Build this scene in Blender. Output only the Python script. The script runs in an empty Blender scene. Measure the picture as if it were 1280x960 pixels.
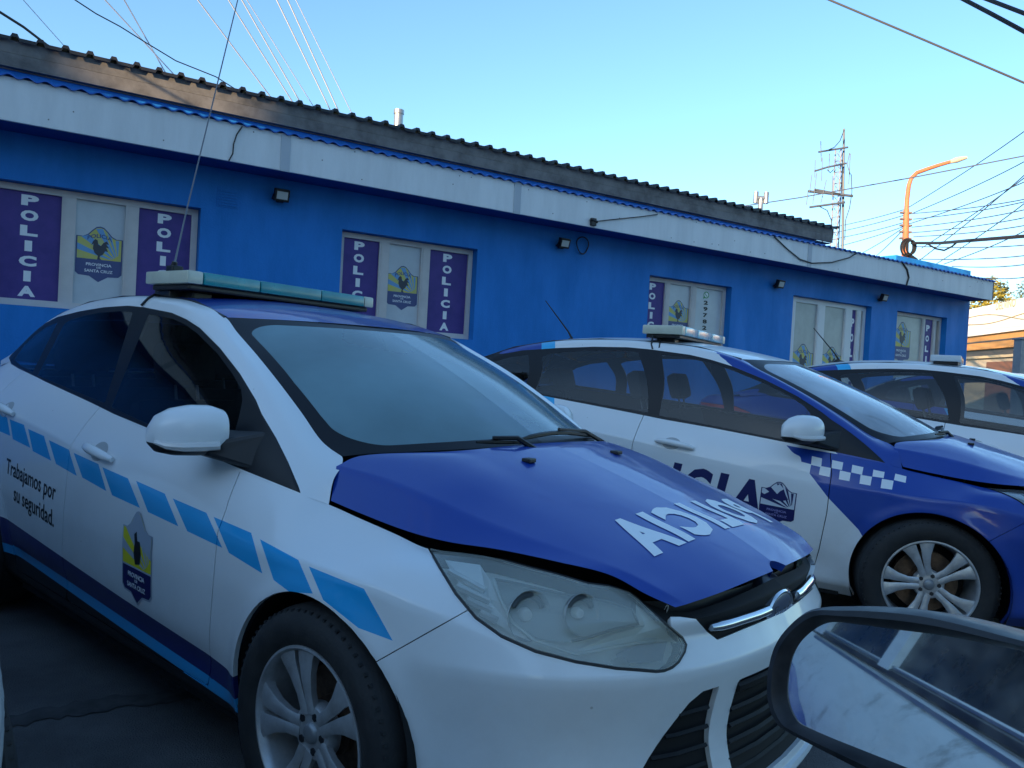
import bpy, bmesh, math, random
import numpy as np
from mathutils import Vector, Matrix
from mathutils.bvhtree import BVHTree

random.seed(7)
SC = bpy.context.scene
COL = SC.collection
PI = math.pi

# ------------------------------------------------------------------ camera (solved from the photograph)
FOC, PITCH, ROLL, CAMH = 960.7009, -0.02003, 0.05516, 1.25528
CARS = [(0.12515, 2.58510, -0.69717), (2.55312, 4.48393, -0.55202), (5.14531, 5.86207, -0.55062)]
WA, WD = 0.561165, 7.738


def cam_axes():
    cp, sp = math.cos(PITCH), math.sin(PITCH)
    fwd = np.array([0, cp, sp]); up = np.array([0, -sp, cp]); right = np.array([1.0, 0, 0])
    cr, sr = math.cos(ROLL), math.sin(ROLL)
    return cr * right + sr * up, -sr * right + cr * up, fwd


CR, CU, CF = cam_axes()


def ray_dir(u, v):
    """world direction through a point of the 1280x960 photograph"""
    return CR * ((u - 640) / FOC) - CU * ((v - 480) / FOC) + CF


def at_depth(u, v, Y):
    d = ray_dir(u, v)
    return Vector(np.array([0, 0, CAMH]) + d * (Y / d[1]))


def car_view(i):
    """car-space points -> photograph pixels, used to trace panel outlines onto the modelled surfaces"""
    cx, cy, yaw = CARS[i]
    c, s = math.cos(yaw), math.sin(yaw)

    def f(V):
        q = np.stack([cx + c * V[:, 0] - s * V[:, 1], cy + s * V[:, 0] + c * V[:, 1], V[:, 2] - CAMH], -1)
        z = np.maximum(q @ CF, 0.05)
        return np.stack([640 + FOC * (q @ CR) / z, 480 - FOC * (q @ CU) / z], -1)
    return f


VIEW1, VIEW2 = car_view(0), car_view(1)


def SIDE(V): return V[:, [0, 2]]
def TOP(V): return V[:, [0, 1]]
def FRONT(V): return np.stack([np.abs(V[:, 1]), V[:, 2]], -1)


# ------------------------------------------------------------------ materials
MATS = {}


def mat(name, color=(.5, .5, .5), rough=.5, metal=0.0, noise=0.0, nscale=8.0, bump=0.0, bscale=40.0,
        coat=0.0, spec=None, emit=None, alpha=None, color2=None, coords='Object', nmap=None):
    if name in MATS: return MATS[name]
    m = bpy.data.materials.new(name); m.use_nodes = True
    nt = m.node_tree; b = nt.nodes['Principled BSDF']
    b.inputs['Base Color'].default_value = (*color, 1)
    b.inputs['Roughness'].default_value = rough
    b.inputs['Metallic'].default_value = metal
    if coat:
        b.inputs['Coat Weight'].default_value = coat; b.inputs['Coat Roughness'].default_value = .04
    if spec is not None: b.inputs['Specular IOR Level'].default_value = spec
    if emit:
        b.inputs['Emission Color'].default_value = (*emit[:3], 1); b.inputs['Emission Strength'].default_value = emit[3]
    tc = nt.nodes.new('ShaderNodeTexCoord')
    if noise:
        n = nt.nodes.new('ShaderNodeTexNoise'); n.inputs['Scale'].default_value = nscale; n.inputs['Detail'].default_value = 8
        n.inputs['Roughness'].default_value = .65
        nt.links.new(tc.outputs[coords], n.inputs['Vector'])
        if nmap:
            mp_ = nt.nodes.new('ShaderNodeMapping'); mp_.inputs['Scale'].default_value = nmap
            nt.links.new(tc.outputs[coords], mp_.inputs['Vector']); nt.links.new(mp_.outputs[0], n.inputs['Vector'])
        mx = nt.nodes.new('ShaderNodeMix'); mx.data_type = 'RGBA'
        c2 = color2 or tuple(c * (1 - noise) for c in color)
        mx.inputs[6].default_value = (*color, 1); mx.inputs[7].default_value = (*c2, 1)
        mr = nt.nodes.new('ShaderNodeMapRange'); mr.inputs[1].default_value = .38; mr.inputs[2].default_value = .68
        nt.links.new(n.outputs['Fac'], mr.inputs[0]); nt.links.new(mr.outputs[0], mx.inputs[0])
        nt.links.new(mx.outputs[2], b.inputs['Base Color'])
        rr = nt.nodes.new('ShaderNodeMapRange'); rr.inputs[3].default_value = rough; rr.inputs[4].default_value = min(1, rough + .18)
        nt.links.new(mr.outputs[0], rr.inputs[0]); nt.links.new(rr.outputs[0], b.inputs['Roughness'])
    if bump:
        n2 = nt.nodes.new('ShaderNodeTexNoise'); n2.inputs['Scale'].default_value = bscale; n2.inputs['Detail'].default_value = 6
        nt.links.new(tc.outputs[coords], n2.inputs['Vector'])
        bp = nt.nodes.new('ShaderNodeBump'); bp.inputs['Strength'].default_value = bump; bp.inputs['Distance'].default_value = .01
        nt.links.new(n2.outputs['Fac'], bp.inputs['Height']); nt.links.new(bp.outputs['Normal'], b.inputs['Normal'])
    MATS[name] = m
    return m


def car_paint(name, color, dirt=(.28, .25, .21), spots=.55):
    """gloss paint with road film low on the body, dust mottling and a few small chips"""
    m = bpy.data.materials.new(name); m.use_nodes = True
    nt = m.node_tree; N = nt.nodes; L = nt.links; b = N['Principled BSDF']
    tc = N.new('ShaderNodeTexCoord')
    n1 = N.new('ShaderNodeTexNoise'); n1.inputs['Scale'].default_value = 3.0; n1.inputs['Detail'].default_value = 9; n1.inputs['Roughness'].default_value = .7
    L.new(tc.outputs['Object'], n1.inputs['Vector'])
    sx = N.new('ShaderNodeSeparateXYZ'); L.new(tc.outputs['Object'], sx.inputs[0])
    hz = N.new('ShaderNodeMapRange'); hz.inputs[1].default_value = .75; hz.inputs[2].default_value = .18; hz.inputs[3].default_value = 0; hz.inputs[4].default_value = .38
    L.new(sx.outputs['Z'], hz.inputs[0])
    nr = N.new('ShaderNodeMapRange'); nr.inputs[1].default_value = .42; nr.inputs[2].default_value = .75; nr.inputs[3].default_value = .12; nr.inputs[4].default_value = 1
    L.new(n1.outputs['Fac'], nr.inputs[0])
    mu = N.new('ShaderNodeMath'); mu.operation = 'MULTIPLY'; L.new(hz.outputs[0], mu.inputs[0]); L.new(nr.outputs[0], mu.inputs[1])
    v = N.new('ShaderNodeTexVoronoi'); v.inputs['Scale'].default_value = 13.0; L.new(tc.outputs['Object'], v.inputs['Vector'])
    vl = N.new('ShaderNodeMath'); vl.operation = 'LESS_THAN'; vl.inputs[1].default_value = .045; L.new(v.outputs['Distance'], vl.inputs[0])
    n3 = N.new('ShaderNodeTexNoise'); n3.inputs['Scale'].default_value = 2.2; L.new(tc.outputs['Object'], n3.inputs['Vector'])
    g = N.new('ShaderNodeMath'); g.operation = 'GREATER_THAN'; g.inputs[1].default_value = .56; L.new(n3.outputs['Fac'], g.inputs[0])
    vs = N.new('ShaderNodeMath'); vs.operation = 'MULTIPLY'; L.new(vl.outputs[0], vs.inputs[0]); L.new(g.outputs[0], vs.inputs[1])
    vm = N.new('ShaderNodeMath'); vm.operation = 'MULTIPLY'; vm.inputs[1].default_value = spots; L.new(vs.outputs[0], vm.inputs[0])
    mx0 = N.new('ShaderNodeMath'); mx0.operation = 'MAXIMUM'; L.new(mu.outputs[0], mx0.inputs[0]); L.new(vm.outputs[0], mx0.inputs[1])
    mx = N.new('ShaderNodeMix'); mx.data_type = 'RGBA'; mx.inputs[6].default_value = (*color, 1); mx.inputs[7].default_value = (*dirt, 1)
    L.new(mx0.outputs[0], mx.inputs[0]); L.new(mx.outputs[2], b.inputs['Base Color'])
    rr = N.new('ShaderNodeMapRange'); rr.inputs[3].default_value = .22; rr.inputs[4].default_value = .5
    L.new(n1.outputs['Fac'], rr.inputs[0]); L.new(rr.outputs[0], b.inputs['Roughness'])
    b.inputs['Coat Weight'].default_value = .6; b.inputs['Coat Roughness'].default_value = .06
    b.inputs['Specular IOR Level'].default_value = .4
    n2 = N.new('ShaderNodeTexNoise'); n2.inputs['Scale'].default_value = 5.5; n2.inputs['Detail'].default_value = 2
    L.new(tc.outputs['Object'], n2.inputs['Vector'])
    bp = N.new('ShaderNodeBump'); bp.inputs['Strength'].default_value = .06; bp.inputs['Distance'].default_value = .02
    L.new(n2.outputs['Fac'], bp.inputs['Height']); L.new(bp.outputs['Normal'], b.inputs['Normal']); L.new(bp.outputs['Normal'], b.inputs['Coat Normal'])
    MATS[name] = m
    return m


def glass_mat(name, tint=(.5, .55, .55), film=0.0, film_col=(.6, .65, .68), rough=.02, ior=1.5, nscale=3.0):
    m = bpy.data.materials.new(name); m.use_nodes = True
    nt = m.node_tree; N = nt.nodes; L = nt.links; N.remove(N['Principled BSDF']); out = N['Material Output']
    tr = N.new('ShaderNodeBsdfTransparent'); tr.inputs[0].default_value = (*tint, 1)
    gl = N.new('ShaderNodeBsdfGlossy'); gl.inputs['Roughness'].default_value = rough; gl.inputs[0].default_value = (1, 1, 1, 1)
    fr = N.new('ShaderNodeFresnel'); fr.inputs[0].default_value = ior
    base = tr
    if film:
        df = N.new('ShaderNodeBsdfDiffuse'); df.inputs[0].default_value = (*film_col, 1)
        tc = N.new('ShaderNodeTexCoord'); n = N.new('ShaderNodeTexNoise'); n.inputs['Scale'].default_value = nscale; n.inputs['Detail'].default_value = 7
        L.new(tc.outputs['Object'], n.inputs['Vector'])
        mr = N.new('ShaderNodeMapRange'); mr.inputs[1].default_value = .3; mr.inputs[2].default_value = .7
        mr.inputs[3].default_value = film * .72; mr.inputs[4].default_value = min(1, film * 1.28)
        L.new(n.outputs['Fac'], mr.inputs[0])
        mf = N.new('ShaderNodeMixShader'); L.new(mr.outputs[0], mf.inputs[0]); L.new(tr.outputs[0], mf.inputs[1]); L.new(df.outputs[0], mf.inputs[2])
        base = mf
    mx = N.new('ShaderNodeMixShader'); L.new(fr.outputs[0], mx.inputs[0]); L.new(base.outputs[0], mx.inputs[1]); L.new(gl.outputs[0], mx.inputs[2])
    L.new(mx.outputs[0], out.inputs[0])
    MATS[name] = m
    return m


WHITE = car_paint('white_paint', (.80, .81, .80))
BLUE = car_paint('blue_paint', (.005, .046, .30), dirt=(.12, .13, .2), spots=.25)
BLUE.node_tree.nodes['Principled BSDF'].inputs['Coat Weight'].default_value = .55
SKYBLUE = car_paint('light_blue_film', (.01, .36, .72), spots=.3)
CYAN = car_paint('cyan_film', (.03, .45, .80), spots=.2)
NAVY = mat('navy_film', (.012, .014, .10), .35)
BLACKP = mat('black_plastic', (.012, .012, .013), .45)
TRIM = mat('black_gloss_trim', (.010, .011, .014), .38, spec=.3)
INNER = mat('dark_inner', (.004, .004, .005), .8)
RUBBER = mat('rubber', (.016, .016, .017), .72, noise=.35, nscale=20, bump=.15, bscale=120, color2=(.035, .033, .031))
ALLOY = mat('alloy', (.60, .61, .62), .35, .55, noise=.3, nscale=9, color2=(.36, .35, .34))
CHROME = mat('chrome', (.70, .71, .73), .14, 1.0)
DISC = mat('brake_disc', (.20, .13, .09), .5, .7, noise=.5, nscale=25)
FABRIC = mat('seat_fabric', (.030, .032, .038), .9, bump=.2, bscale=300)
LETTERW = mat('white_lettering', (.82, .83, .83), .45)
LETTERK = mat('black_lettering', (.012, .012, .014), .45)
GLASS = glass_mat('side_glass', (.66, .70, .71), film=.02, film_col=(.3, .32, .34))
GLASSD = glass_mat('dark_side_glass', (.30, .36, .42), film=.02, film_col=(.2, .24, .28), ior=1.36)
WSA = glass_mat('misted_sky_windscreen', (.5, .56, .58), film=.44, film_col=(.32, .53, .58), rough=.12, ior=1.5, nscale=1.6)  # mist film whose teal also paints in the sky's reflection
WSB = glass_mat('windscreen_painted_sky', (.62, .66, .68), film=.42, film_col=(.72, .78, .82), ior=1.7)  # pale film paints a bright sky reflection into the glass
LENS = glass_mat('aged_lens', (.94, .96, .93), film=.23, film_col=(.88, .92, .80), rough=.08, nscale=4)
CLEAR = glass_mat('clear_lens', (.85, .88, .88), film=.10, film_col=(.6, .62, .62), rough=.06)
REFL = mat('reflector', (.80, .82, .82), .25, .5)
AMBER = mat('amber', (.55, .22, .04), .3)
REDL = mat('red_lens', (.55, .012, .012), .15, coat=.6)
TEAL = mat('teal_lens', (.004, .30, .33), .25, coat=.5, noise=.25, nscale=6)
CREAM = mat('cream_lens', (.60, .62, .50), .3, coat=.3, noise=.15, nscale=10)
PALEBLUE = mat('pale_blue_lens', (.25, .52, .62), .2, coat=.5, noise=.2, nscale=8)
STEEL = mat('galvanised', (.42, .44, .45), .38, .8, noise=.35, nscale=6)


# ------------------------------------------------------------------ object helpers
def link(name, me, parent=None):
    o = bpy.data.objects.new(name, me); COL.objects.link(o)
    if parent is not None: o.parent = parent
    return o


def empty(name, label, cat, loc=(0, 0, 0), rotz=0, group=None):
    o = bpy.data.objects.new(name, None); COL.objects.link(o)
    o.location = loc; o.rotation_euler = (0, 0, rotz); o.empty_display_size = .2
    return tag(o, label, cat, group)


def tag(o, label, cat, group=None):
    o['label'] = label; o['category'] = cat
    if group: o['group'] = group
    return o


def copy_tree(o, parent=None):
    c = o.copy(); COL.objects.link(c)
    if parent is not None: c.parent = parent
    for ch in list(o.children): copy_tree(ch, c)
    return c


class MB:
    """collects simple solids in one mesh"""
    def __init__(s): s.v = []; s.f = []; s.m = []; s.mi = 0; s.mats = []

    def use(s, m):
        if m not in s.mats: s.mats.append(m)
        s.mi = s.mats.index(m); return s

    def add(s, vs, fs):
        k = len(s.v); s.v += [tuple(v) for v in vs]
        for f in fs: s.f.append([k + i for i in f]); s.m.append(s.mi)
        return s

    def box(s, x0, x1, y0, y1, z0, z1, M=None):
        vs = [Vector((x, y, z)) for z in (z0, z1) for y in (y0, y1) for x in (x0, x1)]
        if M is not None: vs = [M @ v for v in vs]
        return s.add(vs, [(0, 2, 3, 1), (4, 5, 7, 6), (0, 1, 5, 4), (2, 6, 7, 3), (0, 4, 6, 2), (1, 3, 7, 5)])

    def tube(s, pts, r, n=8, caps=True):
        pts = [Vector(p) for p in pts]
        rs = r if isinstance(r, (list, tuple)) else [r] * len(pts)
        rings = []; prev = None
        for i, p in enumerate(pts):
            t = (pts[min(i + 1, len(pts) - 1)] - pts[max(i - 1, 0)]).normalized()
            a = prev if prev is not None else (Vector((0, 0, 1)) if abs(t.z) < .9 else Vector((1, 0, 0)))
            a = (a - t * a.dot(t)).normalized(); prev = a
            b = t.cross(a)
            rings.append([p + (a * math.cos(2 * PI * k / n) + b * math.sin(2 * PI * k / n)) * rs[i] for k in range(n)])
        vs = [v for R_ in rings for v in R_]
        fs = []
        for i in range(len(pts) - 1):
            for k in range(n):
                k2 = (k + 1) % n
                fs.append((i * n + k, i * n + k2, (i + 1) * n + k2, (i + 1) * n + k))
        if caps:
            fs.append(tuple(range(n))[::-1]); fs.append(tuple((len(pts) - 1) * n + k for k in range(n)))
        return s.add(vs, fs)

    def lathe(s, prof, n=48, M=None, axis='Y'):
        """prof: list of (r, h); revolved about the local axis"""
        vs = []
        for r, h in prof:
            for k in range(n):
                a = 2 * PI * k / n
                if axis == 'Y': v = Vector((r * math.cos(a), h, r * math.sin(a)))
                else: v = Vector((r * math.cos(a), r * math.sin(a), h))
                vs.append(M @ v if M is not None else v)
        fs = []
        for i in range(len(prof) - 1):
            for k in range(n):
                k2 = (k + 1) % n
                fs.append((i * n + k, i * n + k2, (i + 1) * n + k2, (i + 1) * n + k))
        return s.add(vs, fs)

    def build(s, name, material=None, parent=None, smooth=False, bevel=0):
        me = bpy.data.meshes.new(name); me.from_pydata(s.v, [], s.f)
        mats = s.mats if s.mats else [material]
        for m in mats: me.materials.append(m)
        if s.mats: me.polygons.foreach_set('material_index', s.m)
        bm = bmesh.new(); bm.from_mesh(me)
        bmesh.ops.remove_doubles(bm, verts=bm.verts, dist=1e-6)
        bmesh.ops.recalc_face_normals(bm, faces=bm.faces)
        if bevel: bmesh.ops.bevel(bm, geom=[e for e in bm.edges if e.is_manifold and e.calc_face_angle(0) > .5], offset=bevel, segments=2, affect='EDGES', profile=.6)
        bm.to_mesh(me); bm.free()
        if smooth: me.polygons.foreach_set('use_smooth', [True] * len(me.polygons))
        if smooth == 'auto':
            me.set_sharp_from_angle(angle=math.radians(38))
        me.update()
        return link(name, me, parent)


# ------------------------------------------------------------------ panel kernel: smooth patches that are cut into panels
def spline_axis(P, u, res, crease=()):
    """P (k, ..., 3) control values at knots u along axis 0 -> fine samples; cubic Hermite"""
    k = len(u); T = np.zeros_like(P)
    for i in range(k):
        if i == 0: T[i] = (P[1] - P[0]) / (u[1] - u[0])
        elif i == k - 1: T[i] = (P[-1] - P[-2]) / (u[-1] - u[-2])
        else:
            a = (P[i] - P[i - 1]) / (u[i] - u[i - 1]); b = (P[i + 1] - P[i]) / (u[i + 1] - u[i])
            w = (u[i] - u[i - 1]) / (u[i + 1] - u[i - 1]); T[i] = a * (1 - w) + b * w
    out = []
    for i in range(k - 1):
        h = u[i + 1] - u[i]
        t0, t1 = T[i], T[i + 1]
        if i in crease: t0 = (P[i + 1] - P[i]) / h
        if i + 1 in crease: t1 = (P[i + 1] - P[i]) / h
        n = res[i] if isinstance(res, (list, tuple)) else res
        for j in range(n + (1 if i == k - 2 else 0)):
            t = j / n; t2 = t * t; t3 = t2 * t
            out.append(P[i] * (2 * t3 - 3 * t2 + 1) + h * t0 * (t3 - 2 * t2 + t) + P[i + 1] * (-2 * t3 + 3 * t2) + h * t1 * (t3 - t2))
    return np.array(out)


class PM:
    def __init__(s, V, N, F, cut=None):
        s.V, s.N, s.F = V, N, F
        s.cut = cut if cut is not None else np.zeros(len(V), bool)

    def compact(s):
        used = sorted({i for f in s.F for i in f}); mp = {a: b for b, a in enumerate(used)}
        if not used: return PM(np.zeros((0, 3)), np.zeros((0, 3)), [], np.zeros(0, bool))
        return PM(s.V[used], s.N[used], [[mp[i] for i in f] for f in s.F], s.cut[used])

    def mirror(s):
        k = np.array([1, -1, 1.0])
        return PM(s.V * k, s.N * k, [f[::-1] for f in s.F], s.cut.copy())

    def offset(s, d):
        return PM(s.V + s.N * d, s.N.copy(), [list(f) for f in s.F], s.cut.copy())

    def moved(s, d):
        return PM(s.V + np.array(d), s.N.copy(), [list(f) for f in s.F], s.cut.copy())

    def copy(s): return s.offset(0)


def join(*ps):
    ps = [p for p in ps if len(p.F)]
    V = np.concatenate([p.V for p in ps]); N = np.concatenate([p.N for p in ps]); C = np.concatenate([p.cut for p in ps])
    F = []; k = 0
    for p in ps:
        F += [[i + k for i in f] for f in p.F]; k += len(p.V)
    return PM(V, N, F, C)


def weld(pm):
    key = np.round(pm.V * 2e4).astype(np.int64); mp = {}; idx = []; keep = []
    for i, k in enumerate(map(tuple, key)):
        if k not in mp: mp[k] = len(keep); keep.append(i)
        idx.append(mp[k])
    F = []
    for f in pm.F:
        g = []
        for i in f:
            j = idx[i]
            if not g or g[-1] != j: g.append(j)
        if len(g) > 2 and g[0] == g[-1]: g = g[:-1]
        if len(set(g)) > 2: F.append(g)
    cut = np.zeros(len(keep), bool); np.logical_or.at(cut, idx, pm.cut)
    return PM(pm.V[keep], pm.N[keep], F, cut)


def patch(ctrl, rres, cres, rcrease=(), ccrease=(), flip=False):
    P = np.array(ctrl, float)
    du = np.linalg.norm(np.diff(P, axis=0), axis=2).mean(1); u = np.concatenate([[0], np.cumsum(np.maximum(du, 1e-3))])
    G = spline_axis(P, u, rres, rcrease)
    G = np.swapaxes(G, 0, 1)
    Q = np.swapaxes(P, 0, 1)
    dv = np.linalg.norm(np.diff(Q, axis=0), axis=2).mean(1); v = np.concatenate([[0], np.cumsum(np.maximum(dv, 1e-3))])
    G = spline_axis(G, v, cres, ccrease)            # (cols, rows, 3)
    nc, nr = G.shape[:2]
    V = G.reshape(-1, 3)
    F = [[c * nr + r, (c + 1) * nr + r, (c + 1) * nr + r + 1, c * nr + r + 1] for c in range(nc - 1) for r in range(nr - 1)]
    if flip: F = [f[::-1] for f in F]
    pm = PM(V, np.zeros_like(V), F)
    return recalc(pm)


def recalc(pm):
    N = np.zeros_like(pm.V); V = pm.V
    Fa = np.array(pm.F)
    a = V[Fa[:, 2]] - V[Fa[:, 0]]; b = V[Fa[:, 3]] - V[Fa[:, 1]]
    n = np.cross(a, b)
    for k in range(4): np.add.at(N, Fa[:, k], n)
    L = np.linalg.norm(N, axis=1); L[L < 1e-12] = 1
    pm.N = N / L[:, None]
    return pm


def sdf(poly):
    poly = np.array(poly, float); A = poly; B = np.roll(poly, -1, 0)

    def f(p):
        d = np.full(len(p), 1e18); s = np.ones(len(p))
        for a, b in zip(A, B):
            e = b - a; w = p - a
            t = np.clip((w @ e) / max(e @ e, 1e-12), 0, 1)
            q = w - t[:, None] * e; d = np.minimum(d, (q * q).sum(1))
            c1 = p[:, 1] >= a[1]; c2 = p[:, 1] < b[1]; c3 = e[0] * w[:, 1] > e[1] * w[:, 0]
            s[(c1 & c2 & c3) | (~c1 & ~c2 & ~c3)] *= -1
        return s * np.sqrt(d)
    return f


def circle(cx, cz, r): return lambda p: np.hypot(p[:, 0] - cx, p[:, 1] - cz) - r


def refine(pm, fn, times=1):
    for _ in range(times):
        d = fn(pm.V)
        F2 = []; V = [pm.V]; N = [pm.N]; C = [pm.cut]; base = len(pm.V); ec = {}; newV = []; newN = []

        def mid(ids):
            key = tuple(sorted(ids))
            if key not in ec:
                ec[key] = base + len(newV)
                newV.append(pm.V[list(ids)].mean(0)); n = pm.N[list(ids)].mean(0); newN.append(n / max(np.linalg.norm(n), 1e-9))
            return ec[key]
        for f in pm.F:
            df = d[f]
            sp = df.max() - df.min()
            if len(f) == 4 and np.abs(df).min() < 1.2 * sp + 1e-9:
                m = [mid((f[k], f[(k + 1) % 4])) for k in range(4)]; c = mid(tuple(f))
                for k in range(4): F2.append([f[k], m[k], c, m[k - 1]])
            else: F2.append(f)
        if newV:
            V.append(np.array(newV)); N.append(np.array(newN)); C.append(np.zeros(len(newV), bool))
        pm = PM(np.concatenate(V), np.concatenate(N), F2, np.concatenate(C))
    return pm


def split(pm, d):
    """cut along d = 0 -> (inside d<0, outside)"""
    if not len(pm.F): return pm, pm
    V = list(pm.V); N = list(pm.N); C = list(pm.cut); ec = {}
    fi, fo = [], []
    d = np.where(np.abs(d) < 1e-9, 1e-9, d)
    for f in pm.F:
        s = [d[i] < 0 for i in f]
        if all(s): fi.append(f); continue
        if not any(s): fo.append(f); continue
        a, b = [], []
        for k in range(len(f)):
            i, j = f[k], f[(k + 1) % len(f)]
            (a if s[k] else b).append(i)
            if s[k] != s[(k + 1) % len(f)]:
                key = (min(i, j), max(i, j))
                if key not in ec:
                    t = d[key[0]] / (d[key[0]] - d[key[1]])
                    ec[key] = len(V)
                    V.append(pm.V[key[0]] * (1 - t) + pm.V[key[1]] * t)
                    n = pm.N[key[0]] * (1 - t) + pm.N[key[1]] * t; N.append(n / max(np.linalg.norm(n), 1e-9)); C.append(True)
                a.append(ec[key]); b.append(ec[key])
        if len(a) > 2: fi.append(a)
        if len(b) > 2: fo.append(b)
    V = np.array(V); N = np.array(N); C = np.array(C)
    return PM(V, N, fi, C).compact(), PM(V, N, fo, C).compact()


def cutp(pm, proj, fn, gap=0.0, lev=1):
    """cut pm by the 2-D signed distance fn in projection proj; leaves a seam of 2*gap"""
    if not len(pm.F): return pm, pm
    full = lambda V: fn(proj(V))
    pm = refine(pm, full, lev)
    d = full(pm.V)
    if not gap: return split(pm, d)
    a, rest = split(pm, d + gap)
    b = split(pm, d - gap)[1] if len(pm.F) else pm
    return a, b


def skirt(pm, depth=.012):
    """turn cut edges inwards so that panels have thickness"""
    cnt = {}
    for f in pm.F:
        for k in range(len(f)):
            i, j = f[k], f[(k + 1) % len(f)]; key = (min(i, j), max(i, j))
            cnt.setdefault(key, []).append((i, j))
    V = list(pm.V); N = list(pm.N); C = list(pm.cut); F = [list(f) for f in pm.F]; mp = {}

    def low(i):
        if i not in mp:
            mp[i] = len(V); V.append(pm.V[i] - pm.N[i] * depth); N.append(pm.N[i]); C.append(False)
        return mp[i]
    extra = []
    for key, es in cnt.items():
        if len(es) == 1 and pm.cut[key[0]] and pm.cut[key[1]]:
            i, j = es[0]; extra.append([j, i, low(i), low(j)])
    p = PM(np.array(V), np.array(N), F, np.array(C)); p.skirt = extra
    return p


def to_obj(name, parts, parent=None, depth=0.0):
    """parts: list of (PM, material) joined in one mesh object"""
    V = []; N = []; F = []; MI = []; mats = []; k = 0; sm = []
    for p, m in parts:
        if not len(p.F): continue
        ex = []
        if depth:
            p = skirt(p, depth); ex = p.skirt
        if m not in mats: mats.append(m)
        mi = mats.index(m)
        V.append(p.V); N.append(p.N)
        for f in p.F: F.append([i + k for i in f]); MI.append(mi); sm.append(True)
        for f in ex: F.append([i + k for i in f]); MI.append(mi); sm.append(False)
        k += len(p.V)
    V = np.concatenate(V); N = np.concatenate(N)
    me = bpy.data.meshes.new(name); me.from_pydata(V.tolist(), [], F)
    for m in mats: me.materials.append(m)
    me.polygons.foreach_set('material_index', MI); me.polygons.foreach_set('use_smooth', sm)
    me.update()
    # smooth panels keep the normals of the uncut surface, edges returns are flat
    ln = []
    for poly in me.polygons:
        for li in poly.loop_indices:
            if sm[poly.index]: ln.append(N[me.loops[li].vertex_index].tolist())
            else: ln.append((0, 0, 0))
    me.normals_split_custom_set(ln)
    return link(name, me, parent)


def bvh(pm):
    return BVHTree.FromPolygons([Vector(v) for v in pm.V], pm.F)


# ------------------------------------------------------------------ flat drawings: lettering and emblem, mapped on any surface
def text_mesh(txt, size=1.0, bold=.0, align='LEFT', spacing=1.0):
    c = bpy.data.curves.new('t', 'FONT'); c.body = txt; c.size = size; c.offset = bold; c.align_x = align
    c.space_character = spacing; c.resolution_u = 3
    o = bpy.data.objects.new('t', c)
    me = bpy.data.meshes.new_from_object(o)
    V = [(v.co.x, v.co.y) for v in me.vertices]; F = [list(p.vertices) for p in me.polygons]
    bpy.data.objects.remove(o); bpy.data.curves.remove(c); bpy.data.meshes.remove(me)
    return V, F


def fit_text(txt, w, h, bold=.02, spacing=1.0):
    """lettering scaled to fill w x h, centred on the origin"""
    V, F = text_mesh(txt, 1.0, bold, 'LEFT', spacing)
    xs = [v[0] for v in V]; ys = [v[1] for v in V]
    x0, x1, y0, y1 = min(xs), max(xs), min(ys), max(ys)
    return [((x - (x0 + x1) / 2) * w / (x1 - x0), (y - (y0 + y1) / 2) * h / (y1 - y0)) for x, y in V], F


def mapped(name, shapes, fn, parent, step=None):
    """shapes: list of (V2, F, material, lift); fn(u, v, lift) -> 3-D point. One mesh object"""
    me = bpy.data.meshes.new(name); bm = bmesh.new(); mats = []
    for V2, F, m, lift in shapes:
        if m not in mats: mats.append(m)
        b2 = bmesh.new(); vs = [b2.verts.new((x, y, 0)) for x, y in V2]
        for f in F:
            try: b2.faces.new([vs[i] for i in f])
            except ValueError: pass
        if step:
            bmesh.ops.triangulate(b2, faces=b2.faces[:])
            for ax in (0, 1):
                cs = [v.co[ax] for v in b2.verts]; a = min(cs)
                while a < max(cs):
                    a += step
                    n = Vector((1, 0, 0)) if ax == 0 else Vector((0, 1, 0))
                    bmesh.ops.bisect_plane(b2, geom=b2.verts[:] + b2.edges[:] + b2.faces[:], plane_co=n * a, plane_no=n, dist=1e-6)
        mp = {}
        for v in b2.verts: mp[v] = bm.verts.new(fn(v.co.x, v.co.y, lift))
        for f in b2.faces:
            try:
                nf = bm.faces.new([mp[v] for v in f.verts]); nf.material_index = mats.index(m)
            except ValueError: pass
        b2.free()
    bm.to_mesh(me); bm.free()
    for m in mats: me.materials.append(m)
    return link(name, me, parent)


def poly(pts): return list(pts), [list(range(len(pts)))]


def ring(pts, w):
    """outline band of a closed polygon"""
    n = len(pts); cx = sum(p[0] for p in pts) / n; cy = sum(p[1] for p in pts) / n
    inn = [(cx + (x - cx) * (1 - w), cy + (y - cy) * (1 - w)) for x, y in pts]
    return list(pts) + inn, [[i, (i + 1) % n, n + (i + 1) % n, n + i] for i in range(n)]


SH_TOP = [(-.5, .40), (-.5, .80), (-.36, .80), (-.26, .84), (-.17, .92), (-.08, .985), (0, 1.0), (.08, .985), (.17, .92), (.26, .84), (.36, .80), (.5, .80), (.5, .40)]
SH_BOT = [(-.5, .16), (-.43, .11), (-.2, .10), (-.12, .06), (0, 0), (.12, .06), (.2, .10), (.43, .11), (.5, .16)]
SH = SH_BOT + [(.5, .40)] + SH_TOP[::-1][1:-1] + [(-.5, .40)]
COCK = [(-.045, .40), (-.03, .47), (-.11, .52), (-.15, .60), (-.14, .69), (-.19, .66), (-.15, .74), (-.10, .78), (-.05, .76), (-.03, .68), (.03, .66), (.08, .72), (.16, .76), (.21, .70),
        (.15, .70), (.22, .63), (.15, .64), (.20, .56), (.13, .57), (.08, .50), (.02, .47), (.01, .43), (.05, .40)]


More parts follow.
